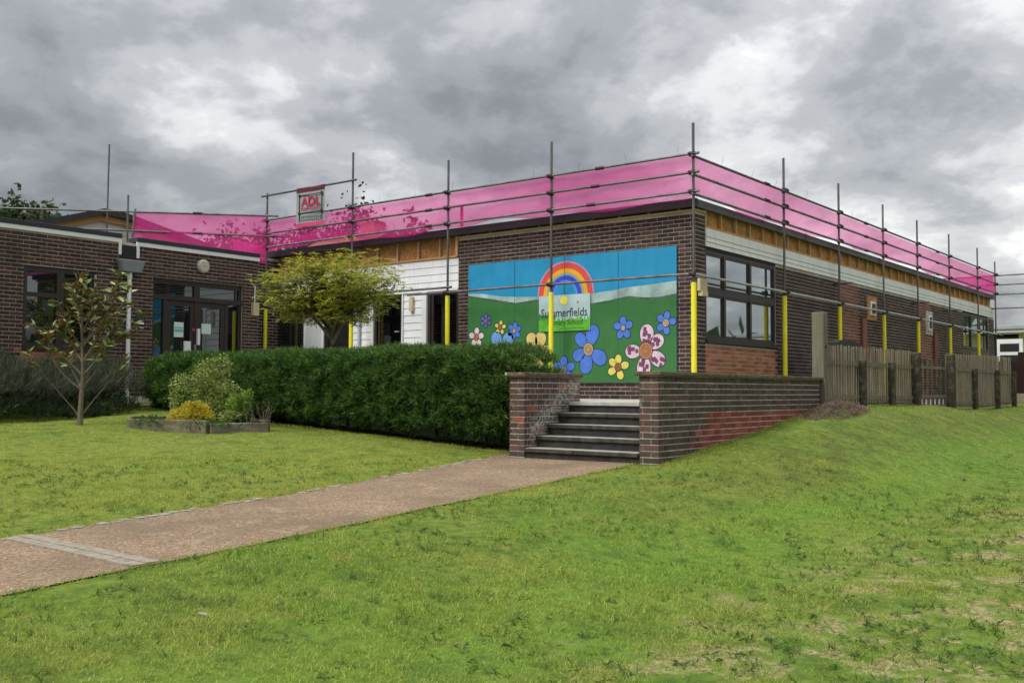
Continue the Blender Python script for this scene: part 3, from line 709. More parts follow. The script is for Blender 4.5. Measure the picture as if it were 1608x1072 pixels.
pq = g.build('name_plaque', plain('dark_green_plaque', (.02, .035, .035), .5, .1, bump=0), wing); boxo('name_strip', (wx+.02, wx+.026, -4.47, -4.30, 1.47, 1.51), M['white'], pq)
# window of the wing
w1 = boxo('window', (wx-.12, wx-.05, -6.788, -5.372, 2.36, 2.458), M['frame'], wing)
for d_ in ((-6.788, -6.70), (-6.12, -5.98), (-5.45, -5.372)): boxo('frame_bar', (wx-.12, wx-.051, d_[0], d_[1], .902, 2.36), M['frame'], w1)
boxo('frame_bar', (wx-.12, wx-.049, -6.70, -5.45, .902, 1.0), M['frame'], w1); boxo('frame_bar', (wx-.12, wx-.050, -6.70, -6.12, 1.88, 1.96), M['frame'], w1)
for a_, b_, c_, d_ in ((-6.70, -6.12, 1.0, 1.88), (-6.70, -6.12, 1.96, 2.36), (-5.98, -5.45, 1.0, 2.36)):   # panes turned a little so they mirror the pink netting
    k_ = .044*(b_-a_)/2; g = Geo(); g.add([(wx-.085+k_, a_, c_), (wx-.085-k_, b_, c_), (wx-.085-k_, b_, d_), (wx-.085+k_, a_, d_)], [(0, 1, 2, 3)]); g.build('pane', M['glass_dark'], w1)
part('sill', (wx-.05, wx+.04, -6.80, -5.36, .86, .90), M['frame'], wing)

# ================================================================== GABLED BUILDING BEHIND
gab = thing('gabled_building', 'white gabled building with bare timber verge behind the entrance wing roof', 'building')
gx = -19.0
def gz(y):   # roof line
    return np.interp(y, [-6.5, -1.96, -0.46, 0.3, 3.2, 6.0], [3.7, 4.74, 5.22, 5.18, 4.60, 3.9])
ysg = [-6.5, -1.96, -0.46, 0.3, 3.2, 6.0]
g = Geo()
for a, b in zip(ysg, ysg[1:]): g.add([(gx, a, 0), (gx, b, 0), (gx, b, gz(b)-.2), (gx, a, gz(a)-.2)], [(0, 1, 2, 3)])
g.build('wall', plain('pale_gable', (0.55, 0.55, 0.53), .7, .1, bump=0), gab)
def verge(nm, dz0, dz1, dx, mat):
    g = Geo()
    for a, b in zip(ysg, ysg[1:]):
        za, zb = float(gz(a)), float(gz(b))
        g.add([(gx, a, za+dz0), (gx+dx, a, za+dz0), (gx+dx, a, za+dz1), (gx, a, za+dz1), (gx, b, zb+dz0), (gx+dx, b, zb+dz0), (gx+dx, b, zb+dz1), (gx, b, zb+dz1)],
              [(0, 1, 2, 3), (4, 7, 6, 5), (1, 5, 6, 2), (0, 4, 5, 1), (2, 6, 7, 3)])
    g.build(nm, mat, gab)
verge('verge_timber', -.22, -.05, .12, M['timber']); verge('verge_capping', -.05, .12, .3, M['fascia'])
g = Geo()
for a, b in zip(ysg, ysg[1:]): g.add([(gx, a, gz(a)+.1), (gx-12, a, gz(a)+.1), (gx-12, b, gz(b)+.1), (gx, b, gz(b)+.1)], [(0, 1, 2, 3)])
g.build('roof', M['felt'], gab)
boxo('lookout', (gx+.01, gx+.5, -.6, .1, 4.55, 4.62), M['timber_pale'], gab)
g = Geo(); g.add([(gx+.3, .5, 4.45), (gx+.3, 1.2, 4.45), (gx+.3, .85, 4.72), (gx+.5, .5, 4.45), (gx+.5, 1.2, 4.45), (gx+.5, .85, 4.72)], [(0, 1, 2), (3, 5, 4), (0, 2, 5, 3), (1, 4, 5, 2), (0, 3, 4, 1)])
g.build('offcut', M['bark_dark'], gab)

# ================================================================== SCAFFOLD
sc = thing('scaffold', 'steel tube edge-protection scaffold with yellow foam sleeves round the flat roof', 'scaffold')
def pole(a, b, nm='scaffold_pole', mat=None, r=.0245): return tubeo(nm, a, b, r, mat or M['steel'], sc, n=12)
def coupler(p, ax):
    g = Geo(); x, y, z = p
    g.tube((x, y, z-.045), (x, y, z+.045), .045, n=8)
    if ax == 'x': g.tube((x-.05, y-.05, z), (x+.05, y-.05, z), .045, n=8); g.tube((x-.06, y-.09, z+.02), (x+.06, y-.09, z-.01), .010, n=6)
    else: g.tube((x+.05, y-.05, z), (x+.05, y+.05, z), .045, n=8); g.tube((x+.09, y-.06, z+.02), (x+.09, y+.06, z-.01), .010, n=6)
    return g.build('coupler', M['coupler'], sc)
RT, RM, RB, RL = 4.25, 3.925, 3.59, 2.165
ym, xr = -.40, .154
front = [(-11.4, 4.93), (-8.38, 5.50), (-5.50, 4.93), (-2.86, 4.92), (0.165, 4.80)]
for x, zt in front:
    pole((x, ym, -.0), (x, ym, zt))
    tubeo('foam_sleeve', (x, ym, 0.0), (x, ym, 2.02 if x > -3 else 2.10), .047, M['foam'], sc, n=14)
    for z in (RT, RM, RB): coupler((x, ym, z), 'x')
    coupler((x, ym, RL), 'x')
side = [(3.54, 4.92), (6.68, 4.92), (9.82, 4.90), (12.75, 4.90), (16.0, 4.92), (19.45, 4.90), (21.9, 4.70)]
for y, zt in side:
    pole((xr, y, -.1), (xr, y, zt))
    tubeo('foam_sleeve', (xr, y, -.1), (xr, y, 2.09), .047, M['foam'], sc, n=14) if y < 21 else None
    for z in (RT, RM, RB, RL): coupler((xr, y, z), 'y')
    if y < 21 : 
        pass
for z in (RT, RM, RB):
    pole((-11.55, ym-.05, z), (-5.9, ym-.05, z), 'guard_rail'); pole((-5.9, ym-.05, z), (.30, ym-.05, z), 'guard_rail')
    pole((xr+.05, ym-.12, z-.045), (xr+.05, 8.4, z-.02), 'guard_rail'); pole((xr+.05, 8.4, z-.02), (xr+.05, 22.05, z), 'guard_rail')
    pole((-6, 21.95, z-.04), (1.35, 21.95, z-.04), 'guard_rail')
    for x in (-6.0, -2.0+.3*z % .5): tubeo('rail_joint', (x-.09, ym-.05, z), (x+.09, ym-.05, z), .034, M['coupler'], sc, n=8)
    for y in (2.6, 8.4, 14.6): tubeo('rail_joint', (xr+.05, y-.1, z-.025), (xr+.05, y+.1, z-.025), .034, M['coupler'], sc, n=8)
pole((-11.55, ym-.05, 4.855), (-8.22, ym-.05, 4.855), 'guard_rail')
pole((-6.6, ym-.05, RL+.0), (.2, ym-.05, RL), 'low_rail', M['steel']); pole((-10.9, ym-.05, RL+.1), (-5.35, ym-.05, RL+.1), 'low_rail', M['steel'])
pole((xr+.05, ym-.02, RL-.01), (xr+.05, 8.8, RL-.01), 'low_rail', M['rail']); pole((xr+.055, 8.75, RL-.005), (xr+.055, 22.6, RL+.0), 'low_rail', M['rail'])
pole((-.3, 21.95, RL+.9), (1.6, 21.95, RL+.9), 'guard_rail')
for y in (6.68, 12.75, 16.0): pole((xr-.25, y+.06, 2.62), (xr+.28, y+.06, 2.62), 'tie_tube')
pole((-.1, 22.3, RL+.02), (.9, 22.3, RL+.02), 'tie_tube')
# leftward run, over the entrance wing roof
A0 = np.array([-11.35, -.53]); A1 = np.array([-19.5, -7.0]); dirL = (A1-A0)/np.linalg.norm(A1-A0)
def LP(t, z): q = A0+dirL*t; return (q[0], q[1], z)
pole(LP(-.35, 4.345), LP(10.4, 4.60), 'guard_rail'); pole(LP(-.75, 3.83), LP(4.4, 4.01), 'guard_rail')
pole(LP(3.3, 3.25), LP(3.3, 4.84)); pole(LP(3.24, 3.2), LP(3.12, 4.5))
pole((-18.6, -.43, 4.3), (-18.6, -.41, 7.20))
tubeo('rail_joint', LP(1.5, 4.40), LP(1.72, 4.405), .034, M['coupler'], sc, n=8); tubeo('rail_joint', LP(1.5, 3.91), LP(1.72, 3.915), .034, M['coupler'], sc, n=8)
# cable-tie tails on the top rails
for i, x in enumerate(np.arange(-10.6, 0.0, 1.05)): tubeo('cable_tie', (x, ym-.05, RT), (x-.05+.03*(i % 3), ym-.04, RT+.16+.05*(i % 2)), .0025, M['coupler'], sc, n=4)
for i, y in enumerate((0.6, 1.9, 3.0, 4.6, 7.4)): tubeo('cable_tie', (xr+.05, y, RT), (xr+.05, y+.10, RT+.14), .0025, M['coupler'], sc, n=4)

# ---- pink debris netting
def netting(name, label, path, ztop, zbot, seg=0.18, side=(0, -1), grp=None):
    pts = []; L = 0
    for a, b in zip(path, path[1:]):
        a = np.array(a, float); b = np.array(b, float); n_ = max(2, int(np.linalg.norm(b-a)/seg))
        for i in range(n_): pts.append((a+(b-a)*i/n_, L+np.linalg.norm(b-a)*i/n_))
        L += np.linalg.norm(b-a)
    pts.append((np.array(path[-1], float), L)); rows = 9; v = []
    sx_, sy_ = side
    for q, s in pts:
        zt = ztop(s) if callable(ztop) else ztop; zb = zbot(s) if callable(zbot) else zbot
        for j in range(rows):
            t = j/(rows-1); z = zt+(zb-zt)*t
            wv = (.022*math.sin(s*3.1+4*t)+.03*math.sin(s*1.3-3*t+1)*t+.016*math.sin(s*8+9*t)+.012*abs(math.sin(s*2.1-5*t)))*math.sin(min(1, t*3)*PI/2)
            v.append((q[0]+sx_*wv, q[1]+sy_*wv, z))
    f = [(i*rows+j, i*rows+j+1, (i+1)*rows+j+1, (i+1)*rows+j) for i in range(len(pts)-1) for j in range(rows-1)]
    o = meshobj(name, v, f, M['net'], smooth=True); return tag(o, label, 'netting', grp)
GN_ = 'pink netting hung on the scaffold rails'
netting('safety_netting', 'pink netting on the rails above the mural, running left to the banner', [(-11.4, ym+.035), (xr-.02, ym+.035)], RT-.01,
        lambda s: 3.50+.035*math.sin(s*1.1)+.02*math.sin(s*3.7), grp=GN_)
netting('safety_netting', 'pink netting along the rails of the long side receding to the right', [(xr-.035, ym+.05), (xr-.035, 21.85)], RT-.02,
        lambda s: 3.56-.06*math.exp(-((s-3)/2.5)**2)+.05*math.exp(-((s-.9)/.6)**2)+.02*math.sin(s*2.1), side=(1, 0), grp=GN_)
netting('safety_netting', 'hot pink end netting across the far end of the long side', [(xr-.04, 21.9), (-9, 21.9)], RT-.02, lambda s: 3.55, grp=GN_)
netting('safety_netting', 'pale pink netting left of the banner behind the entrance wing roof', [LP(-.05, 0)[:2], LP(3.18, 0)[:2]], lambda s: 4.33+.024*s, lambda s: 3.2, side=(.6, -.8), grp=GN_)
netting('safety_netting', 'rear strip of pink netting glimpsed through the netting above the gable roof', [(-16.5, 2.4), (-12.6, 4.2)], lambda s: 4.6-.25*s, lambda s: 3.4, side=(.6, -.8), grp=GN_)
boxo_tag = Geo(); boxo_tag.box(-5.22, -5.17, ym+.06, ym+.1, 3.52, 3.95)
o = boxo_tag.build('net_strap', plain('crimson_strap', (.55, .02, .15), .6, .1, bump=0), sc)

# ---- banner
ban = thing('scaffold_banner', 'grey banner with red ADL lettering hung from the top scaffold rail', 'banner', (-9.7, ym-.08, 4.4))
grey = plain('banner_grey', (.27, .29, .29), .6, .08, bump=0); crim = plain('banner_red', (.085, .004, .018), .6, .08, bump=0); blk = plain('banner_black', (.02, .025, .028), .6, .08, bump=0)
bx0, bx1 = -.50, .48
def bsheet(nm, x0, x1, z0, z1, y, mat):
    v = []; n_ = 8
    for i in range(n_+1):
        for j in range(2):
            x = x0+(x1-x0)*i/n_; z = (z0, z1)[j]; tilt = -.0+(.47-z)*(-.03)
            v.append((x+tilt*(.6 if i else 1)*0+(-.03*(.45-z)), y+.015*math.sin(x*5+z*2), z))
    f = [(i*2, (i+1)*2, (i+1)*2+1, i*2+1) for i in range(n_)]
    return meshobj(nm, v, f, mat, ban)
cl_ = bsheet('cloth', bx0, bx1, -.36, .36, 0, grey); bsheet('top_band', bx0, bx1, .36, .48, -.002, crim); bsheet('bottom_band', bx0, bx1, -.45, -.36, -.002, plain('banner_pink', (.55, .04, .16), .6, .08, bump=0))
def text(s, size, loc, rot, mat, parent, ext=.002, sx=1.0, bold=0.0, nm='lettering', align='CENTER'):
    cu = bpy.data.curves.new(nm, 'FONT'); cu.body = s; cu.size = size; cu.extrude = ext; cu.align_x = align; cu.offset = bold; cu.resolution_u = 3
    t = bpy.data.objects.new('tmp', cu); C.objects.link(t); bpy.context.view_layer.update()
    me = bpy.data.meshes.new_from_object(t.evaluated_get(bpy.context.evaluated_depsgraph_get())); bpy.data.objects.remove(t)
    me.materials.clear(); me.materials.append(mat)
    o = link(nm, me, parent); o.location = loc; o.rotation_euler = rot; o.scale = (sx, 1, 1); return o
redt = plain('banner_letter_red', (.40, .010, .05), .6, .05, bump=0)
text('ADL', .30, (0, -.022, .035), (PI/2, 0, 0), redt, ban, bold=.006, sx=1.12)
text('SCAFFOLDING', .10, (0, -.022, -.065), (PI/2, 0, 0), redt, ban, bold=.001, sx=1.0)
text('01424 200 200', .095, (0, -.022, -.235), (PI/2, 0, 0), plain('banner_letter_grey', (.16, .17, .17), .6, .05, bump=0), ban, sx=.9) if False else None
for zz_ in (-.215, -.29):
    g = Geo(); 
    for i in range(11): g.box(-.34+i*.063, -.34+i*.063+.042, -.024, -.020, zz_-.022, zz_+.022)
    g.build('small_print', plain('banner_letter_grey', (.17, .18, .18), .6, .05, bump=0), ban)
for a, b in (((-.40, -.02, .29), (.40, -.02, .29)), ((-.43, -.02, -.125), (.43, -.02, -.125)), ((-.39, -.02, -.33), (-.39, -.02, .33)), ((.39, -.02, -.33), (.39, -.02, .33))):
    tubeo('printed_tube', a, b, .011, blk, ban, n=6)
for x in (-.39, .39):
    for z in (.29, -.125): boxo('printed_coupler', (x-.028, x+.028, -.035, -.02, z-.028, z+.028), blk, ban)

# ================================================================== MURAL
def mural_paint(name, col, v2):
    k = MB_(name); p = k.pos(); mpn = k.n('ShaderNodeMapping', {'Vector': p}); mpn.inputs['Scale'].default_value = (7, 7, .9)
    st = k.noise(1.0, 5, 0.65, mpn.outputs[0], 0.3); bl = k.noise(2.2, 5, 0.6, p, 0.5)
    c = k.mix(k.ramp(st, [(0.35, 0.0), (0.7, 0.45)]), col, tuple(q*.72 for q in col)); c = k.mix(k.ramp(bl, [(0.45, 0.0), (0.7, 0.4)]), c, v2)
    k.base(c); k.set(.5, 0, .35); return k.m
mu = thing('mural', 'painted mural of a rainbow over green hills with giant flowers', 'mural', (0, 0, 0))
blue = mural_paint('mural_blue', (.012, .24, .46), (.03, .30, .50)); gr = mural_paint('mural_green', (.035, .155, .040), (.06, .19, .06))
gdk = plain('mural_dark_green', (.045, .115, .06), .6, .35, 4, bump=0); haz = plain('mural_mist', (.30, .42, .40), .6, .4, 3, bump=0)
my = -.030
seams = [-5.25, -4.03, -2.81, -1.59, -.37]
for a, b in zip(seams, seams[1:]): boxo('board', (a+.001, b-.001, my, -.011, .305, 2.745), blue, mu)
def flat(nm, pts, y, mat, parent=None):
    """thin painted shape in the mural plane (x,z) with 1 mm of paint"""
    n_ = len(pts); v = [(x, y, z) for x, z in pts]+[(x, y+.001, z) for x, z in pts]
    ar = sum(pts[i][0]*pts[(i+1) % n_][1]-pts[(i+1) % n_][0]*pts[i][1] for i in range(n_))
    idx = list(range(n_)) if ar > 0 else list(range(n_-1, -1, -1))
    f = [tuple(idx)]+[(i, i+n_, (i+1) % n_+n_, (i+1) % n_) for i in range(n_)]
    return meshobj(nm, v, f, mat, parent or mu)
xh = np.linspace(-5.248, -.372, 60)
hm = np.interp(xh, [-5.25, -4.86, -4.41, -3.82, -3.39, -2.6, -2.19, -1.71, -1.38, -.89, -.37], [2.15, 2.13, 2.05, 2.01, 1.99, 1.98, 1.99, 2.02, 2.06, 2.08, 2.12])
hg = np.interp(xh, [-5.25, -4.69, -4.01, -3.43, -2.8, -2.19, -1.78, -1.38, -1.05, -.73, -.37], [2.11, 2.02, 1.90, 1.94, 1.86, 1.80, 1.84, 1.90, 1.855, 1.845, 1.89])
def band(nm, top, bot, y, mat):
    v = []
    for x, a, b in zip(xh, top, bot): v += [(x, y, a), (x, y, b)]
    f = [(2*i, 2*i+1, 2*i+3, 2*i+2) for i in range(len(xh)-1)]; return meshobj(nm, v, f, mat, mu)
band('painted_mist', hm, hg-.02, my-.0015, haz); band('painted_far_hill', hg, hg-.08, my-.003, gdk); band('painted_hill', hg-.05, np.full(60, .306), my-.0045, gr)
for x in (-4.03, -2.81, -1.59): boxo('board_joint', (x-.003, x+.003, my-.0062, my-.0002, .31, 2.742), plain('joint_shadow_gap', (.02, .07, .07), .7, .2, bump=0), mu)
# rainbow
rc = (-2.79, 2.00)
def arc(r0, r1, y, col, nm='painted_arc'):
    n_ = 36; pts = [(rc[0]+r1*math.cos(PI*i/n_), rc[1]+r1*.98*math.sin(PI*i/n_)) for i in range(n_+1)]
    v = []
    for i in range(n_+1):
        c_, s_ = math.cos(PI*i/n_), math.sin(PI*i/n_); v += [(rc[0]+r0*c_, y, rc[1]+r0*s_*.98), (rc[0]+r1*c_, y, rc[1]+r1*s_*.98)]
    return meshobj(nm, v, [(2*i, 2*i+2, 2*i+3, 2*i+1) for i in range(n_)], plain('rainbow', col, .6, .12, 4, bump=0), mu)
for r0, r1, col in ((.625, .665, (.50, .22, .30)), (.59, .63, (.62, .06, .10)), (.52, .592, (.62, .07, .035)), (.435, .522, (.75, .36, .02)), (.40, .437, (.34, .36, .16)), (.375, .402, (.18, .30, .50)), (.29, .377, (.02, .06, .55)), (.245, .292, (.12, .22, .72))):
    arc(r0, r1, my-.0025, col)
ink = plain('mural_outline', (.008, .012, .035), .6, .1, bump=0)
def ell(cx, cz, a, b, rot, n_=26, egg=.12):
    r = []
    for i in range(n_):
        t = 2*PI*i/n_; x = a*math.cos(t)*(1+egg*math.sin(t)); z = b*math.sin(t)
        r.append((cx+x*math.cos(rot)-z*math.sin(rot), cz+x*math.sin(rot)+z*math.cos(rot)))
    return r
def flower(cx, cz, R, pw, colour, ctr, crad, angs, y=-.0065, lens=None, check=None, clipz=None, flat_petals=True):
    fl = None
    pm = plain('petal_paint', colour, .6, .15, 7, bump=0); cm = plain('centre_paint', ctr, .6, .2, 30, bump=0)
    for i, a in enumerate(angs):
        t = math.radians(a); L = (lens[i] if lens else 1)*R; hw = pw*(lens[i] if lens else 1); bl = (L-crad*.75)/2; mc = crad*.75+bl
        px_, pz_ = cx+mc*math.sin(t), cz+mc*math.cos(t)
        o = flat('painted_outline', ell(px_, pz_, hw+.014, bl+.014, -t), my+y, ink, fl)
        if fl is None: fl = o; o.name = 'painted_flower'
        flat('painted_petal', ell(px_, pz_, hw, bl, -t), my+y-.0015, pm, fl)
        if check:
            cmk = check
            for ck_ in range(7):
                u_ = random.uniform(-.6, .6)*hw; v_ = random.uniform(-.75, .75)*bl; s_ = hw*.24; rt = -t+random.uniform(-.2, .2)
                qx = px_+u_*math.cos(-t)-v_*math.sin(-t); qz = pz_+u_*math.sin(-t)+v_*math.cos(-t)
                sq = [(qx+(p*math.cos(rt)-q*math.sin(rt))*s_, qz+(p*math.sin(rt)+q*math.cos(rt))*s_*1.25) for p, q in ((-1, -1), (1, -1), (1, 1), (-1, 1))]
                flat('painted_check', sq, my+y-.0020-.0003*(ck_+1), cmk, fl)
    flat('painted_outline', ell(cx, cz, crad+.012, (crad+.012)*1.1, 0, egg=0), my+y-.0045, ink, fl)
    flat('painted_centre', ell(cx, cz, crad, crad*1.1, 0, egg=0), my+y-.006, cm, fl)
    for j, fr_ in enumerate((.78, .55, .32)):
        if crad < .06 and j: break
        ring = ell(cx, cz, crad*fr_, crad*fr_*1.1, 0, 20, 0); inn = ell(cx, cz, crad*(fr_-.09), crad*(fr_-.09)*1.1, 0, 20, 0)
        v = [(x, my+y-.0075, z) for x, z in ring]+[(x, my+y-.0075, z) for x, z in inn]
        meshobj('painted_ring', v, [(i, (i+1) % 20, 20+(i+1) % 20, 20+i) for i in range(20)], plain('ring_paint', (.16, .055, .03), .6, .1, bump=0), fl)
B1 = (.065, .17, .58); YL = (.62, .55, .10); 
flower(-2.25, .93, .47, .138, B1, (.50, .36, .17), .105, [18, -42, -115, 122, 190], lens=[1.02, .86, .82, .98, 1.0])
pk = (.60, .47, .56)
flower(-1.0, .88, .49, .142, pk, (.45, .20, .09), .135, [4, 55, 122, 188, -92], lens=[.98, .88, .92, .98, .88], check=plain('plum_paint', (.17, .045, .10), .6, .2, bump=0))
flower(-1.59, .585, .235, .068, YL, (.30, .12, .06), .065, [2, 76, 162, -118, -52])
flower(-2.81, .55, .26, .08, B1, (.34, .33, .26), .06, [-3, 68, 140, -140, -65])
flower(-1.48, 1.31, .215, .068, B1, (.33, .33, .30), .05, [0, 66, 144, -150, -72])
flower(-.585, 1.37, .21, .062, B1, (.60, .42, .30), .062, [10, 80, 175, -125, -52])
flower(-4.77, 1.57, .145, .036, (.07, .13, .42), (.35, .12, .06), .045, [0, 60, 120, 180, -120, -60])
flower(-4.39, 1.42, .145, .038, YL, (.30, .12, .06), .045, [10, 80, 150, -140, -65])
flower(-4.03, 1.34, .175, .05, B1, (.45, .32, .22), .042, [10, 70, 130, -170, -115, -50])
flower(-5.02, 1.24, .20, .06, (.62, .52, .54), (.50, .20, .07), .06, [5, 78, 150, -150, -72])
flower(-4.35, .98, .40, .13, (.14, .30, .62), (.4, .3, .2), .10, [-32, 40, 110, 180, -110])
flower(-3.47, .92, .40, .13, (.62, .47, .16), (.4, .2, .1), .10, [-28, 22, 95, 170, -100])
# ---- school name board over the mural
sg = thing('school_sign', 'school name board with a sun and green grass fixed over the mural', 'sign', (-2.80, my-.022, 1.64))
SB = boxo('panel', (-.60, .60, -.006, .010, -.345, .355), plain('sign_sky', (.40, .54, .56), .45, .12, 1.5, bump=0), sg)
gl1 = plain('sign_grass', (.10, .40, .03), .5, .25, 5, bump=0); gl2 = plain('sign_grass_dark', (.02, .18, .05), .5, .2, 5, bump=0)
def sgrass(y, top, amp, mat, x0=-.598, x1=.598, n_=70):
    v = []; 
    for i in range(n_+1):
        x = x0+(x1-x0)*i/n_; h = top+(amp*random.random() if i % 2 else 0); v += [(x, y, -.343), (x, y, h)]
    meshobj('printed_grass', v, [(2*i, 2*i+2, 2*i+3, 2*i+1) for i in range(n_)], mat, sg)
sgrass(-.0075, -.03, .06, gl2, -.598, -.2, 16); sgrass(-.009, -.14, .14, gl1)
flat('printed_sun', [(x, z) for x, z in ell(0, .245, .085, .085, 0, 20, 0)], -.009, plain('sign_sun', (.78, .70, .08), .5, .05, bump=0), sg)
for i in range(12):
    t = 2*PI*i/12; c_, s_ = math.cos(t), math.sin(t)
    flat('printed_ray', [(c_*.095-s_*.008, .245+s_*.095+c_*.008), (c_*.095+s_*.008, .245+s_*.095-c_*.008), (c_*.122, .245+s_*.122)], -.009, plain('sign_ray', (.50, .50, .12), .5, .05, bump=0), sg)
flat('printed_bird', ell(.32, .20, .022, .022, 0, 10, 0), -.009, plain('sign_bird', (.60, .10, .03), .5, .05, bump=0), sg)
dkt = plain('sign_letter', (.035, .035, .05), .5, .05, bump=0)
text('Summerfields', .235, (0.0, -.012, -.065), (PI/2, 0, 0), dkt, sg, sx=.86, ext=.001)
text('Primary School', .15, (0.03, -.012, -.225), (PI/2, 0, 0), plain('sign_letter_green', (.02, .11, .02), .5, .05, bump=0), sg, sx=.9, ext=.001)
g = Geo()
for i in range(22): g.box(-.12+i*.027, -.12+i*.027+.018, -.0105, -.0095, -.305, -.292)
g.build('small_print', dkt, sg)

# ================================================================== GARDEN STEPS AND WALLS
stp = thing('garden_steps', 'five dark stained concrete steps with worn pale edges between two brick walls', 'steps', (1.18, -5.4, -.75))
noses = [(-.6, -5.42), (-.45, -5.17), (-.30, -4.92), (-.15, -4.67), (0.0, -4.42)]
for i, (z, y) in enumerate(noses):
    cuts = [.325, random.uniform(.8, 1.2), 2.025] if i in (0, 1, 3) else [.325, 2.025]
    for a, b in zip(cuts, cuts[1:]):
        o = Geo(); o.box(a+.001-1.18, b-.001-1.18, y+5.4, y+.32+5.4, z-.055+.75, z+.75, 0)
        o = o.build('tread', M['step_nose'] if i < 4 else M['concrete'], stp); bevel(o, .008, 2)
    boxo('riser', (.325-1.18, 2.025-1.18, y+.03+5.4, y+.3+5.4, z-.17+.75, z-.057+.75), M['step_dark'], stp)
def garden_wall(name, label, x0, x1, y0, y1, facex, col_end, bm, red=None, n=300):
    t = thing(name, label, 'wall', ((x0+x1)/2, y0, -.7)); ox, oy, oz = t.location
    boxo('wall_core', (x0+.006-ox, x1-.006-ox, y0+.006-oy, y1-.006-oy, -1.1-oz, .333-oz), M['mortar_pale'], t)
    b = BrickSet(); zr = .333-.075*30
    b.wall((x1, y1, 0), -PI/2, layout(0, y1-y0-.002, -1.05, .33, bond='flemish', zref=zr, gap=.007), red or (lambda u, z: bm))
    b.wall((x1, y0, 0), PI, layout(.002, x1-x0-.002, -1.05, .33, bond='stretcher', zref=zr), lambda u, z: bm)
    b.wall((x0, y0, 0), PI/2, layout(0, y1-y0, -1.05, .33, bond='flemish', zref=zr, gap=.007), lambda u, z: bm)
    b.build(t, BM, n)
    y = y0-.05; i = 0
    while y < y1-.05:
        L = min(.62, y1+.02-y); o = Geo(); o.box(x0-.05-ox, x1+.045-ox, y+.0015-oy, y+L-.0015-oy, .334-oz, .385-oz+random.uniform(-.003, .003)); o = o.build('coping_stone', M['coping'], t); bevel(o, .010, 2); y += L
    return t
def redf(u, z):
    y = -.2-u
    return 6 if (z < -.10 and y > -4.05+(z+.15)*1.0+.25*math.sin(z*40)) else 4
garden_wall('garden_wall', 'right brick wall of the steps with a patch of exposed red brick along the bank', 2.03, 2.30, -5.38, -.20, 1, None, 4, redf)
garden_wall('garden_wall', 'short brick wall left of the steps streaked with white salts', .07, .32, -5.42, -4.12, 1, None, 5, n=200)

# ================================================================== FENCE
fe = thing('picket_fence', 'weathered grey picket fence along the top of the grass bank', 'fence', (2.4, 0, 0))
def fx(y): return float(np.interp(y, [-.2, 4.7, 7.0, 14], [0.0, 0.0, 0.10, 0.10]))-.1
def ftop(y): return float(np.interp(y, [-.2, 4.5, 7.4, 12, 14], [.92, .96, .985, 1.07, 1.08]))
def fbot(y): return float(Gz(2.3, y))
pk_mesh = {}
def picket(y, z0, z1, wv, xo, lean, parent, mat, wid=.048):
    g = Geo(); h = z1-z0; g.box(-.011, .011, -wid/2, wid/2, 0, h)
    key = (round(h, 1), wid, mat.name)
    if key not in pk_mesh:
        g = Geo(); g.box(-.011, .011, -wid/2, wid/2, 0, 1.0); pk_mesh[key] = g.build('picket', mat, parent); o = pk_mesh[key]
    else: o = bpy.data.objects.new('picket', pk_mesh[key].data); C.objects.link(o); o.parent = parent
    o.location = (xo, y, z0); o.scale = (1, 1, h); o.rotation_euler = (lean, random.uniform(-.01, .01), random.uniform(-.12, .12)); return o
fposts = [(1.64, 0), (3.25, 0), (4.75, 1), (6.95, 1), (9.02, 0), (11.25, 0), (13.1, 0)]
y = -.1
while y < 13.3:
    if not (4.8 < y < 6.9): picket(y, fbot(y)+.06, ftop(y)+random.uniform(-.015, .015), 0, fx(y)-.035, random.uniform(-.015, .015), fe, M['fence'])
    y += .122
bounds = [-.18]+[p_[0] for p_ in fposts]
for i, (y, big_) in enumerate(fposts):
    h = .70 if not big_ else .98; s_ = .055 if not big_ else .07
    o = boxo('post', (fx(y)+.005, fx(y)+.005+2*s_, y-s_, y+s_, fbot(y)-.3, h if not big_ else ftop(y)-.03), M['fence_dark'], fe); bevel(o, .008)
for a, b in zip(bounds, bounds[1:]):
    if abs(a-4.75) < .01: continue
    for z0, th, dx in ((.60, .075, 0), (.02, .07, 0), (-.13, .05, .0)):
        zo = fbot((a+b)/2)+.1; g = Geo(); sg_ = random.uniform(-.012, .012)
        zb_ = z0+(zo if z0 < .3 else 0.02*(a > 6)+.0)
        g.add([(fx(a)-.02, a+.06, zb_), (fx(a)+.02, a+.06, zb_), (fx(a)+.02, a+.06, zb_+th), (fx(a)-.02, a+.06, zb_+th), (fx(b)-.02, b-.06, zb_+sg_), (fx(b)+.02, b-.06, zb_+sg_), (fx(b)+.02, b-.06, zb_+th+sg_), (fx(b)-.02, b-.06, zb_+th+sg_)],
              [(0, 1, 2, 3), (4, 7, 6, 5), (1, 5, 6, 2), (0, 4, 5, 1), (2, 6, 7, 3), (0, 3, 7, 4)])
        g.build('rail', M['fence'], fe)
ga = thing('garden_gate', 'open-slatted wooden gate in the picket fence with pale slat ends', 'gate', (2.4, 5.85, -.15))
for i, y in enumerate(np.linspace(-.95, .95, 7)):
    o = boxo('slat', (-.09, -.065, y-.045, y+.045, .02, .98), M['fence_dark'], ga); o.rotation_euler = (0, 0, 0)
    boxo('slat_end', (-.0645, -.0625, y-.045, y+.045, .0, .16), M['white'], ga)
for z in (.78, .18, -.02): boxo('rail', (-.062, -.03, -1.02, 1.02, z, z+.06), M['fence'], ga)
gp = thing('gate_post', 'tall pale weathered post standing at the end of the brick wall', 'post', (2.24, -.08, 0))
o = boxo('shaft', (-.08, .115, -.10, .10, -.3, 1.43), M['post_pale'], gp); bevel(o, .01)
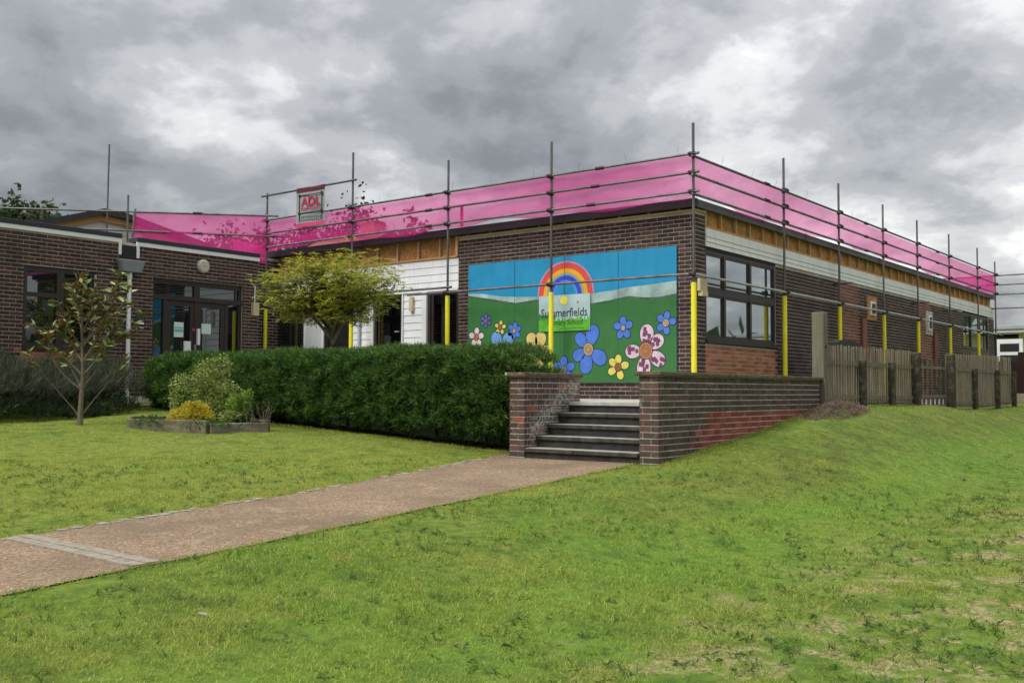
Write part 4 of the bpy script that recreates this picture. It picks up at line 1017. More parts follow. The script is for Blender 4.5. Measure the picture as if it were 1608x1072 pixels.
boxo('bracket', (.1155, .13, -.01, .01, .85, .90), M['frame'], gp)
boxo('board', (.1155, .135, -.10, .0, -.3, .35), M['post_pale'], gp)
# dark covered heap behind the fence
g = Geo(); prof = [(3.5, -.1), (3.6, 1.12), (3.9, 1.18), (4.3, 1.20), (4.7, 1.18), (5.0, 1.14), (5.2, 1.03), (5.3, -.1)]
for a, b in zip(prof, prof[1:]): g.add([(.8, a[0], a[1]), (1.2, a[0], a[1]), (1.2, b[0], b[1]), (.8, b[0], b[1])], [(0, 1, 2, 3)])
g.add([(1.2, *p_) for p_ in prof], [tuple(range(8))]); g.add([(.8, *p_) for p_ in prof], [tuple(range(7, -1, -1))])
tag(g.build('covered_heap', M['tarp']), 'low heap under a black sheet behind the picket fence', 'heap')

# ================================================================== ANNEXE AND FAR RIGHT
an = thing('annexe', 'cream rendered flat-roofed annexe at the far right edge', 'building')
boxo('wall', (-1.35, 14, 33.2, 40, -.5, 2.78), M['render'], an); boxo('wall', (-4.6, -1.36, 34.2, 40, -.5, 2.70), plain('dark_porch', (.09, .085, .08), .8, .1), an)
g = Geo(); g.box(-3.6, 14.4, 32.2, 40, 2.92, 3.10); bevel(g.build('roof', plain('roof_edge', (.30, .32, .33), .6, .1), an), .02)
boxo('soffit', (-3.5, 14.3, 32.3, 40, 2.79, 2.918), M['white'], an)
fw2 = thing('white_door_unit', 'white framed glazed unit past the far corner of the building', 'door', (-.1, 25.2, 0))
boxo('frame', (-.45, .45, 0, .06, .0, 2.15), M['white'], fw2); boxo('pane', (-.33, .33, -.012, 0, 1.1, 1.55), M['glass_dark'], fw2); boxo('pane', (-.33, .33, -.012, 0, 1.68, 1.98), M['glass_dark'], fw2)
bf = thing('board_fence', 'dark brown close-boarded fence at the far right', 'fence', (0.4, 21, 0))
for i in range(80): boxo('board', (.0+i*.152, .148+i*.152, 0, .02 if i % 2 else .035, -.1, 1.5 if i > 3 else 1.2), M['brown_panel'], bf)
boxo('gravel_board', (0, 12.2, -.05, 0, -.25, .12), plain('sandy_board', (.40, .31, .22), .8, .15), bf)

# ================================================================== FOLIAGE
def leaf_cloud(pos, L, Wd, nrm_up=0.3, elong=1.0, seed=0, droop=0.0, outward=None, three=False):
    """quads (diamond leaves) at pos; returns verts, faces"""
    r = np.random.default_rng(seed); n = len(pos)
    d = r.normal(size=(n, 3)); d[:, 2] = d[:, 2]*0.7-droop
    if outward is not None: d = d+outward*1.2
    d /= np.linalg.norm(d, axis=1)[:, None]
    s = r.normal(size=(n, 3)); s -= (s*d).sum(1)[:, None]*d; s /= np.linalg.norm(s, axis=1)[:, None]
    Ls = (L*r.uniform(.6, 1.25, n))[:, None]; Ws = (Wd*r.uniform(.7, 1.2, n))[:, None]
    v = np.stack([pos, pos+d*Ls*.45+s*Ws*.5, pos+d*Ls, pos+d*Ls*.45-s*Ws*.5], 1).reshape(-1, 3)
    f = np.arange(4*n).reshape(n, 4); return v, f
def sprigs(pos, outward, L, nl, lw, seed, up=0.4, spread=.5):
    """feathery sprigs: nl narrow leaves fanning from each position"""
    r = np.random.default_rng(seed); n = len(pos)
    ax = outward+np.array([0, 0, up])+r.normal(size=(n, 3))*.45; ax /= np.linalg.norm(ax, axis=1)[:, None]
    P = np.repeat(pos, nl, 0); A = np.repeat(ax, nl, 0); N_ = n*nl
    t = r.uniform(0, 1, N_)[:, None]; P = P+A*t*L*.7
    d = A+r.normal(size=(N_, 3))*spread; d /= np.linalg.norm(d, axis=1)[:, None]
    s = r.normal(size=(N_, 3)); s -= (s*d).sum(1)[:, None]*d; s /= np.linalg.norm(s, axis=1)[:, None]
    Ls = (L*r.uniform(.4, .85, N_))[:, None]; Ws = lw*r.uniform(.7, 1.3, N_)[:, None]
    v = np.stack([P-s*Ws*.4, P+s*Ws*.4, P+d*Ls+s*Ws*.15, P+d*Ls-s*Ws*.15], 1).reshape(-1, 3)
    return v, np.arange(4*N_).reshape(N_, 4)

# hedge
hd = thing('clipped_hedge', 'long clipped dark green feathery hedge in front of the terrace', 'hedge', (0, 0, 0))
hx0, hx1, hy0, hy1 = -9.15, -.22, -5.02, -3.9
def hedge_pts(n, seed):
    r = np.random.default_rng(seed); P = []; O = []
    k_ = int(n*.50); x = r.uniform(hx0, hx1, k_); z = r.beta(1.2, 1.0, k_)
    zb = Gz(x, np.full(k_, -5.0))+.06; zt = .70+.02*np.sin(x*2.3)+.015*np.sin(x*7); zz_ = zb+(zt-zb)*z
    bul = .13*np.sin(np.clip(z, 0, 1)*PI)+.05*np.sin(x*2.2+z*3)+.10*np.sin(x*9.3-z*4+np.sin(z*11))*np.sin(z*12+x*4+np.sin(x*7)); y = hy0-bul*.8+.35*(z < .18)*(.18-z)*5+r.normal(0, .035, k_)+.05
    P.append(np.stack([x, y, zz_], 1)); o_ = np.zeros((k_, 3)); o_[:, 1] = -1; O.append(o_)
    k_ = int(n*.36); x = r.uniform(hx0, hx1, k_); y = r.uniform(hy0, hy1, k_); z = .69+.025*np.sin(x*2.3+y)+.035*np.sin(x*9+y*8)*np.sin(x*4-y*9)-.09*((y-hy0) < .12)+r.normal(0, .018, k_)
    P.append(np.stack([x, y, z], 1)); o_ = np.zeros((k_, 3)); o_[:, 2] = 1; O.append(o_)
    for xe, sgn in ((hx1, 1), (hx0, -1)):
        k_ = int(n*.07); y = r.uniform(hy0, hy1, k_); z = r.uniform(-.5, .66, k_); x = xe+sgn*.06*np.sin(z*4+y*5)+r.normal(0, .03, k_)
        P.append(np.stack([x, y, z], 1)); o_ = np.zeros((k_, 3)); o_[:, 0] = sgn; O.append(o_)
    return np.concatenate(P), np.concatenate(O)
P_, O_ = hedge_pts(24000, 3)
for e_, sg3 in ((hx1, 1), (hx0, -1)):   # rounded ends
    t_ = np.clip((P_[:, 0]-(e_-sg3*.45))*sg3/.5, 0, 1); P_[:, 2] -= .22*t_**2*(P_[:, 2] > .2); P_[:, 1] += .25*t_**2*(P_[:, 1] < -4.8)
v, f = sprigs(P_, O_, .12, 8, .011, 4, up=.45, spread=.5)
meshobj('foliage', v, f, M['leaf_hedge'], hd)['kind'] = 'stuff'
# dark inner body, lumpy
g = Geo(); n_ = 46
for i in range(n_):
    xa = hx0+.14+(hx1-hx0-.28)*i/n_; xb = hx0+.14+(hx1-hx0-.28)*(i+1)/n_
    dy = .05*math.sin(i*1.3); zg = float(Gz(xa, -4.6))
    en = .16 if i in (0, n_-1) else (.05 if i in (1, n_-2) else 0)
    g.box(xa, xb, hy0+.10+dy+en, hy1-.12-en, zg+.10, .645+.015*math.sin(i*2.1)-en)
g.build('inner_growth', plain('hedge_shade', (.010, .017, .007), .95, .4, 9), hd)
for x in np.arange(-8.7, 0, .75):
    g = Geo(); z0 = float(Gz(x, -4.5)); g.tube((x, -4.45, z0-.1), (x+random.uniform(-.1, .1), -4.5, z0+.5), .03, .02, 6); g.build('stem', M['bark_dark'], hd)

# bed of grey-green shrubs below the wing
lb = thing('lavender_bed', 'bushy dark grey-green shrubs massed below the wing window at the far left', 'shrub', (0, 0, 0))
r = np.random.default_rng(9); n_ = 6000
x = r.uniform(-10.3, -8.6, n_); y = r.uniform(-11.5, -5.3, n_); edge = -8.6-.15*np.sin(y*2.5)
t = (x+10.3)/1.7; zt = .50*(1-t**3)+.0+.07*np.sin(y*3.1)+.05*np.sin(x*6+y*7)
zb = Gz(x, y); z = zb+(zt+.1-zb)*r.beta(3, 1.2, n_)
P_ = np.stack([x, y, z], 1); O_ = np.zeros((n_, 3)); O_[:, 2] = 1; O_[:, 0] = .5*t
v, f = sprigs(P_, O_, .20, 9, .010, 10, up=.5, spread=.4); meshobj('foliage', v, f, M['leaf_lav'], lb)['kind'] = 'stuff'
n_ = 4500; x = r.uniform(-9.4, -8.1, n_); y = r.uniform(-11.5, -5.75, n_); zb = Gz(x, y); t = (x+9.4)/1.3
z = zb+.05+(.38*(1-t**2)+.10*np.sin(y*2.1))*r.beta(2.5, 1.2, n_); P_ = np.stack([x, y, z], 1); O_ = np.zeros((n_, 3)); O_[:, 2] = .7; O_[:, 0] = .8
v, f = sprigs(P_, O_, .14, 8, .013, 12, up=.3, spread=.6); meshobj('low_foliage', v, f, leafmat('dark_bush_leaf', [(0, (.010, .022, .006)), (.6, (.022, .045, .012)), (1, (.05, .08, .022))]), lb)['kind'] = 'stuff'
slab = thing('paving_slab', 'sandy paving slabs showing between the shrub bed and the hedge', 'paving', (-9.72, -4.75, -.22))
for i, (dx, dy) in enumerate(((0, 0), (-.62, .05), (0, .62), (-.62, .66))): bevel(boxo('slab', (dx-.3, dx+.3, dy-.3, dy+.3, -.04, .05), plain('sandy_slab', (.30, .20, .13), .85, .2), slab), .01)

def branch_tree(base, height, trunk_r, segs, seed, spread=.6, up=.35, taper=.72, levels=3, trunk_lean=(0, 0), first=.4, nch=(3, 4), lenf=.62):
    """returns Geo trunk, Geo limbs, tip points"""
    r = random.Random(seed); T = Geo(); Bq = Geo(); tips = []
    def grow(p, d, L, rad, lev, geo):
        q = Vector(p); dd = Vector(d).normalized(); n_ = 4; rad0 = rad
        for i in range(n_):
            nd = (dd+Vector((r.uniform(-1, 1), r.uniform(-1, 1), r.uniform(-.3, .6)))*.16).normalized(); q2 = q+nd*L/n_; ra = rad*(1-.12*i); rb = rad*(1-.12*(i+1))
            geo.tube(q, q2, ra, rb, 7 if lev < 2 else 5, cap=False); q = q2; dd = nd
            if lev >= 1 and i >= 1: tips.append((q.copy(), lev))
            if i >= (2 if lev == 0 else 1) and lev < levels:
                for _ in range(r.randint(*nch) if i == n_-1 else 1):
                    a = r.uniform(0, 2*PI); sp_ = r.uniform(.5, 1.1)*spread
                    nd2 = (dd*(1-.25*sp_)+Vector((math.cos(a), math.sin(a), up*r.uniform(.2, 1)))*sp_).normalized()
                    grow(q, nd2, L*lenf*r.uniform(.75, 1.15), rb*taper, lev+1, Bq)
        tips.append((q.copy(), lev+1))
    grow(base, (trunk_lean[0], trunk_lean[1], 1), height*first, trunk_r, 0, T)
    return T, Bq, tips

# acacia-like tree behind the hedge
tr = thing('small_tree', 'small spreading yellow-green tree behind the hedge left of the mural', 'tree', (0, 0, 0))
r = random.Random(5); T = Geo(); BL = []; tb = Vector((-6.30, -2.85, 0.0))
T.tube(tb+Vector((0, 0, -.3)), tb+Vector((.02, 0, .95)), .085, .075, 9, cap=False)
tips = []
mains = [((.35, .1), 1.0), ((-.5, .2), 1.15), ((.75, -.35), 1.1), ((-.85, -.25), 1.25), ((.15, .75), 1.0), ((1.25, .1), 1.3), ((-1.3, .15), 1.15), ((-.2, -.8), 1.0), ((.1, -.2), 1.6), ((-.35, .1), 1.6), ((.4, .2), 1.5)]
for (dx, dy), hh in mains:
    p0 = tb+Vector((.02, 0, random.uniform(1.0, 1.45))); d = Vector((dx, dy, hh)); q = p0; L = random.uniform(1.25, 1.6)*.205; rad = .042; Bq = Geo(); BL.append(Bq)
    for i in range(5):
        d = (d.normalized()+Vector((r.uniform(-.3, .3)+dx*.18, r.uniform(-.3, .3), -.10*i+.05))*.45); q2 = q+d.normalized()*L; Bq.tube(q, q2, rad, rad*.8, 6, cap=False); rad *= .78; q = q2
        if i >= 1:
            for _ in range(3):
                dd = Vector((r.uniform(-1, 1)+dx*.4, r.uniform(-1, 1), r.uniform(-.15, .55))); s0 = q; rr_ = rad*.6
                for j in range(3):
                    dd = dd.normalized()+Vector((r.uniform(-.3, .3), r.uniform(-.3, .3), -.12)); s1 = s0+dd.normalized()*.16; Bq.tube(s0, s1, rr_, rr_*.7, 4, cap=False); rr_ *= .7; s0 = s1; tips.append(s1)
T.build('trunk', M['bark'], tr)
for Bq in BL: Bq.build('limb', M['bark'], tr)
rn = np.random.default_rng(6); tp = np.array([list(t_) for t_ in tips]); tp = tp[(tp[:, 2] < 3.0)]
base = np.repeat(tp, 13, 0)+rn.normal(0, .115, (len(tp)*13, 3)); base = base[base[:, 2] > 1.45]
base = base[rn.random(len(base)) < .9]
# pinnate fronds: a rachis direction with paired leaflets
n_ = len(base); ax = rn.normal(size=(n_, 3)); ax[:, 2] = ax[:, 2]*.35-.15; ax /= np.linalg.norm(ax, axis=1)[:, None]
sd_ = np.cross(ax, [0, 0, 1]); sd_ /= np.linalg.norm(sd_, axis=1)[:, None]
V = []; 
for j in range(6):
    for sg_ in (-1, 1):
        p0 = base+ax*(.025+.022*j); d = sd_*sg_+ax*.6+rn.normal(0, .18, (n_, 3)); d[:, 2] -= .15; d /= np.linalg.norm(d, axis=1)[:, None]; l = .075*rn.uniform(.7, 1.2, (n_, 1)); wv = np.cross(d, [0, 0, 1])*.014
        V.append(np.stack([p0, p0+d*l*.5+wv, p0+d*l, p0+d*l*.5-wv], 1))
V = np.stack(V, 1).reshape(-1, 3); meshobj('foliage', V, np.arange(len(V)).reshape(-1, 4), M['leaf_acacia'], tr)['kind'] = 'stuff'

# magnolia sapling on the left lawn, each large leaf its own
sb = (-7.03, -7.48, float(Gz(-7.03, -7.48)))
sap = thing('magnolia_sapling', 'bare-stemmed young tree with glossy leaves and rusty undersides on the left lawn', 'tree', sb)
r = random.Random(21); T = Geo(); Bq = Geo(); ltips = []
q = Vector((0, 0, -.1)); hts = 0; rad = .052; trunk = [q]
for i in range(9):
    q2 = q+Vector((r.uniform(-.02, .035), r.uniform(-.02, .02), .224)); T.tube(q, q2, rad, rad*.86, 9, cap=False); rad *= .86; q = q2; trunk.append(q)
RV = Vector((rr[0], rr[1], 0)); FV = Vector((fw[0], fw[1], 0)).normalized()
def sbr(i0, lat, dep, upk, L, n_=5, twig=True, rad0=.02):
    Bq = Geo()
    p0 = trunk[i0]; d = (RV*lat+FV*dep+Vector((0, 0, upk))).normalized(); s0 = p0; rd = rad0
    for j in range(n_):
        d = (d+Vector((r.uniform(-.2, .2), r.uniform(-.2, .2), .10+r.uniform(-.1, .1)))).normalized(); s1 = s0+d*L/n_; Bq.tube(s0, s1, rd, rd*.8, 6, cap=False); rd *= .8; s0 = s1
        if j >= (n_-2 if i0 < 4 else 1): ltips.append((s1, d.copy()))
        if j >= 2 and twig and r.random() < .75:
            dd = (d+Vector((r.uniform(-.9, .9), r.uniform(-.9, .9), r.uniform(0, .6)))).normalized(); s2 = s1+dd*.2; Bq.tube(s1, s2, rd*.6, rd*.4, 5, cap=False); ltips.append((s2, dd))
    Bq.build('branch', M['bark'], sap)
# low bare suckers
sbr(1, -.9, -.1, .7, 1.25, 6, False, .014); sbr(1, .95, .1, .75, 1.15, 6, False, .012)
for spec in ((3, .8, .2, 1.0, .75), (3, -.75, -.2, .7, 1.0), (3, -.5, .6, .7, .7), (4, .9, .1, .9, .8), (4, -.9, .1, .8, .95), (5, .75, -.4, 1., .8), (5, -.7, .4, 1., .7), (5, .8, .5, .8, .85), (6, -.6, -.5, 1., .6), (6, .7, 0, .9, .75), (7, -.5, .3, 1.1, .5), (7, .6, -.3, 1., .7), (8, -.5, 0, 1.0, .55), (8, .7, .3, .9, .75), (7, .9, .2, .7, .95), (6, 1.0, -.2, .7, 1.0), (5, 1.0, .2, .5, 1.0)): sbr(*spec)
T.build('trunk', M['bark'], sap)
def mag_leaf():
    g = Geo(); n_ = 5; vs = []
    for i in range(n_+1):
        t = i/n_; w_ = .023*math.sin(PI*min(1, t*.93+.05))**.8; x = .135*t; z = -.035*t*t
        vs += [(x, -w_, z+.008), (x, 0, z), (x, w_, z+.008)]
    fs = []
    for i in range(n_): a = i*3; fs += [(a, a+3, a+4, a+1), (a+1, a+4, a+5, a+2)]
    g.add(vs, fs); return g
lf = mag_leaf().build('leaf', M['leaf_magnolia'], sap, smooth=True); nleaf = 0
LR = Geo(); LV, LF = [tuple(v_.co) for v_ in lf.data.vertices], [tuple(p_.vertices) for p_ in lf.data.polygons]
r.shuffle(ltips); ltips += [(trunk[i]+Vector((0, 0, .1)), Vector((r.uniform(-1, 1), r.uniform(-1, 1), .4))) for i in (8, 9)]
for tip, d in ltips:
    for _ in range(7):
        if nleaf >= 298:
            dd = (d*.5+Vector((r.uniform(-1, 1), r.uniform(-1, 1), r.uniform(-.35, .55)))).normalized(); qq = dd.to_track_quat('X', 'Z') @ Matrix.Rotation(r.uniform(-1.2, 1.2), 3, 'X').to_quaternion()
            t_ = tip+Vector((r.uniform(-.03, .03), r.uniform(-.03, .03), r.uniform(-.05, .03))); s_ = r.uniform(.75, 1.25); LR.add([t_+qq@(Vector(v_)*s_) for v_ in LV], LF); continue
        o = lf if nleaf == 0 else bpy.data.objects.new('leaf', lf.data)
        if nleaf: C.objects.link(o); o.parent = sap
        dd = (d*.5+Vector((r.uniform(-1, 1), r.uniform(-1, 1), r.uniform(-.35, .55)))).normalized()
        o.rotation_mode = 'QUATERNION'; o.rotation_quaternion = dd.to_track_quat('X', 'Z') @ Matrix.Rotation(r.uniform(-1.2, 1.2), 3, 'X').to_quaternion()
        o.location = tip+Vector((r.uniform(-.03, .03), r.uniform(-.03, .03), r.uniform(-.05, .03))); s_ = r.uniform(.75, 1.25); o.scale = (s_, s_, s_); nleaf += 1

if LR.v: LR.build('small_leaves', M['leaf_magnolia'], sap, smooth=True)['kind'] = 'stuff'

# planter of old sleepers
pz = float(Gz(-4.9, -6.6))
pl = thing('sleeper_planter', 'raised bed edged with old timber sleepers on the left lawn', 'planter', (-4.6, -6.72, pz))
def sleeper(x0, y0, x1, y1, h, th, mat, nm='sleeper'):
    a = math.atan2(y1-y0, x1-x0); L = math.hypot(x1-x0, y1-y0); z = float(Gz((x0+x1)/2, (y0+y1)/2))
    g = Geo(); n_ = 10; rs = random.Random(int(x0*100))
    for i in range(n_+1): pass
    vs = []; 
    for i in range(n_+1):
        u = L*i/n_; jt = rs.uniform(-.006, .006); jh = rs.uniform(-.010, .006)
        vs += [(u, jt, -.06), (u, th, -.06), (u, th, h+jh), (u, jt, h+jh)]
    fs = [(3, 2, 1, 0), tuple(4*n_+i for i in range(4))]
    for i in range(n_):
        b = 4*i; fs += [(b, b+1, b+5, b+4), (b+1, b+2, b+6, b+5), (b+2, b+3, b+7, b+6), (b+3, b, b+4, b+7)]
    g.add(vs, fs); o = g.build(nm, mat, pl); bevel(o, .012, 2); o.location = (x0+4.6, y0+6.72, z-pz); o.rotation_euler = (0, 0, a); return o
sleeper(-6.24, -7.14, -4.66, -6.80, .185, .10, M['sleeper'])
o = sleeper(-4.60, -6.74, -4.36, -5.86, .165, .12, M['log'])
sleeper(-4.40, -5.80, -5.95, -5.55, .15, .10, M['sleeper']); sleeper(-6.05, -5.60, -6.26, -7.08, .16, .10, M['sleeper'])
g = Geo(); g.add([(-6.2+4.6, -7.05+6.72, .11), (-4.64+4.6, -6.72+6.72, .11), (-4.40+4.6, -5.86+6.72, .11), (-6.0+4.6, -5.62+6.72, .12)], [(0, 1, 2, 3)]); g.build('soil', M['soil'], pl)
def shrub(name, label, base, blobs, n, mat, L, Wd, seed, stems=14, mode='leaf', cat='shrub'):
    t = thing(name, label, cat, base); r = np.random.default_rng(seed); P = []; O = []
    for (cx, cy, cz, a, b, c_) in blobs:
        k_ = int(n*a*b*c_/sum(q[3]*q[4]*q[5] for q in blobs)); d = r.normal(size=(k_, 3)); d /= np.linalg.norm(d, axis=1)[:, None]; rad = (1-.45*r.random(k_)**1.6)*(1+.14*np.sin(d[:, 0]*9+d[:, 2]*7))
        P.append(np.array([cx, cy, cz])+d*rad[:, None]*np.array([a, b, c_])); O.append(d)
    P = np.concatenate(P); O = np.concatenate(O); ok = P[:, 2] > .02; P, O = P[ok], O[ok]
    if mode == 'leaf': v, f = leaf_cloud(P, L, Wd, outward=O, seed=seed)
    else: v, f = sprigs(P, O, L, 7, Wd, seed, up=.5, spread=.5)
    meshobj('foliage', v, f, mat, t)['kind'] = 'stuff'
    g = Geo(); rr2 = random.Random(seed)
    for _ in range(stems):
        bl = blobs[rr2.randrange(len(blobs))]; e = Vector((bl[0]+rr2.uniform(-.6, .6)*bl[3], bl[1]+rr2.uniform(-.6, .6)*bl[4], bl[2]+rr2.uniform(0, .6)*bl[5]))
        m_ = Vector((e.x*.4, e.y*.4, e.z*.5)); g.tube((e.x*.15, e.y*.15, 0), m_, .010, .007, 5, cap=False); g.tube(m_, e, .007, .003, 5, cap=False)
    g.build('stems', M['bark_dark'], t); return t
R3 = np.array([rr[0], rr[1]])   # picture-right in plan, used to lay the shrub's lobes out
def B(l, d, z, a, b, c_): return (rr[0]*l+fw[0]/math.hypot(fw[0], fw[1])*d, rr[1]*l+fw[1]/math.hypot(fw[0], fw[1])*d, z, a, b, c_)
shrub('variegated_shrub', 'pale variegated upright shrub at the back of the sleeper planter', (-5.62, -6.15, pz+.1),
      [B(-.30, 0, .42, .27, .27, .33), B(.05, .1, .60, .32, .3, .42), B(.27, 0, .95, .18, .18, .17), B(.02, 0, .85, .2, .2, .2), B(-.40, 0, .68, .16, .16, .15), B(.40, -.05, .40, .24, .24, .30), B(.0, .1, .25, .45, .3, .22)], 7500, M['leaf_varieg'], .042, .026, 31)
shrub('golden_shrub', 'low golden yellow mound at the front of the sleeper planter', (-5.32, -6.60, pz+.08), [B(.05, 0, .20, .20, .2, .17), B(-.15, 0, .13, .17, .18, .14), B(.2, .0, .12, .13, .15, .12), B(-.03, -.1, .12, .2, .14, .12)], 3200, M['leaf_gold'], .045, .011, 32, mode='sprig')
shrub('yellow_green_plant', 'small yellow-green plant right of the golden mound', (-4.78, -6.30, pz+.10), [B(0, 0, .15, .15, .12, .07), B(.1, 0, .17, .08, .08, .06)], 420, M['leaf_varieg'], .05, .03, 33, stems=6)
shrub('fresh_green_shrub', 'bright green upright shrub at the right end of the sleeper planter', (-4.80, -6.12, pz+.08),
      [B(0, 0, .25, .14, .13, .22), B(.12, 0, .42, .08, .08, .14), B(-.10, 0, .36, .06, .06, .10), B(.2, 0, .50, .04, .04, .09)], 2200, M['leaf_fresh'], .05, .026, 34, stems=8)
shrub('weedy_plants', 'straggly weeds and dry stalks along the planter edge', (-5.2, -6.55, pz+.08), [B(-.75, 0, .05, .25, .18, .10), B(.55, .25, .05, .3, .25, .12), B(0, 0, .04, .8, .35, .07)], 1500, M['leaf_hedge'], .05, .012, 35, stems=24, mode='sprig', cat='plant')
tg_ = thing('dry_stalks', 'bare dry stalks at the right corner of the sleeper planter', 'plant', (-4.48, -6.0, pz+.08)); g = Geo(); r = random.Random(4)
for _ in range(26):
    a = Vector((r.uniform(-.12, .15), r.uniform(-.25, .2), 0)); b = a+Vector((r.uniform(-.12, .12), r.uniform(-.12, .12), r.uniform(.18, .42))); g.tube(a, b, .004, .0025, 4, cap=False); g.tube(b, b+Vector((r.uniform(-.06, .06), r.uniform(-.06, .06), .05)), .003, .002, 4, cap=False)
g.build('stalks', M['twig'], tg_)

# brushwood heap at the end of the brick wall
g = Geo(); r = random.Random(8)
for _ in range(1400):
    a = r.uniform(0, 2*PI); q = r.random()**.6; x = 2.66+.34*q*math.cos(a); y = -.45+1.05*q*math.sin(a); z = float(Gz(x, y))+.13*(1-q*q)*r.random()+.01
    d = Vector((r.uniform(-1, 1), r.uniform(-1, 1), r.uniform(-.35, .35))).normalized()*r.uniform(.03, .09); g.tube(Vector((x, y, z))-d, Vector((x, y, z))+d, .004, .002, 3, cap=False)
tag(g.build('brushwood_heap', M['twig']), 'small heap of dry brown clippings at the end of the brick wall', 'heap', None, 'stuff')

# background trees and house
def far_tree(name, label, base, h, cw, seed, n=5200, L=.34, gap=.0, mat='leaf_far', bottom=.3):
    t = thing(name, label, 'tree', base, 'trees beyond the roofs'); r = np.random.default_rng(seed); cl_n = 95
    c_ = r.normal(size=(cl_n, 3)); c_ /= np.linalg.norm(c_, axis=1)[:, None]; c_ *= (r.random(cl_n)**.45)[:, None]; c_ = c_*np.array([cw, cw, h*(1-bottom)/2])+np.array([0, 0, h*(1+bottom)/2])
    P = np.repeat(c_, n//cl_n, 0)+r.normal(0, 1, (cl_n*(n//cl_n), 3))*np.array([.115*cw, .115*cw, .055*h])
    v, f = leaf_cloud(P, L, L*.62, seed=seed); meshobj('crown', v, f, M[mat], t)
    g = Geo(); g.tube((0, 0, 0), (0, 0, h*.55), h*.035, h*.02, 8, cap=False)
    for q in c_[::4]: g.tube((0, 0, h*random.uniform(.25, .5)), Vector(q), h*.011, h*.004, 5, cap=False)
    g.build('trunk', M['bark_dark'], t); return t
far_tree('broadleaf_tree', 'rounded leafy tree rising behind the entrance wing at far left', (-38.6, 7.6, 0), 8.5, 2.6, 41, n=19000, L=.34)
far_tree('broadleaf_tree', 'leafy tree at the left edge of the picture behind the entrance wing roof', (-40.5, 5.2, 0), 8.4, 2.4, 42, n=15000, L=.34)
far_tree('broadleaf_tree', 'sparse tall tree topping out right of the banner', (-24.4, 15.2, 0), 8.4, 1.3, 43, n=3000, L=.22, bottom=.35)
far_tree('broadleaf_tree', 'tree seen through the pink netting behind the banner', (-25.5, 13.4, 0), 7.5, 2.1, 44, n=6400, L=.26)
far_tree('broadleaf_tree', 'low tree seen through the pink netting left of the scaffold corner', (-28.2, 11.6, 0), 7.2, 2.2, 45, n=6400, L=.26)
far_tree('broadleaf_tree', 'tree seen through the pink netting right of the tall scaffold pole', (-22.8, 16.4, 0), 7.8, 1.4, 46, n=1700)
hs = thing('brick_house', 'red brick house with a tiled roof seen through the pink netting', 'house', (-20.6, 11.6, 0))
boxo('wall', (-2.2, 1.4, -1.2, 1.2, 0, 5.7), M['brick_russet'], hs); boxo('chimney', (.1, .9, -.3, .3, 5.7, 6.7), M['brick_orange'], hs); boxo('window', (-1.4, -.5, -1.22, -1.2, 4.2, 5.2), M['white'], hs)
g = Geo(); g.add([(-2.4, -1.4, 5.6), (1.6, -1.4, 5.6), (1.6, 0, 6.3), (-2.4, 0, 6.3), (-2.4, 1.4, 5.6), (1.6, 1.4, 5.6)], [(0, 1, 2, 3), (3, 2, 5, 4)]); g.build('roof', M['brick_russet'], hs)
# treeline across the field, seen reflected in the windows
r = np.random.default_rng(50); n_ = 9000; a = r.uniform(-2.4, 1.5, n_)
R0 = 85+r.uniform(-6, 6, n_); x = 0+R0*np.cos(a); y = R0*np.sin(a); hh = 6.4+1.6*np.sin(a*9)+1.1*np.sin(a*23+1)+.6*np.sin(a*61)
z = r.random(n_)**.8*hh; v, f = leaf_cloud(np.stack([x, y, z-1], 1), 2.2, 1.6, seed=51)
tag(meshobj('treeline', v, f, M['leaf_far']), 'distant belt of trees across the field', 'woodland', None, 'stuff')

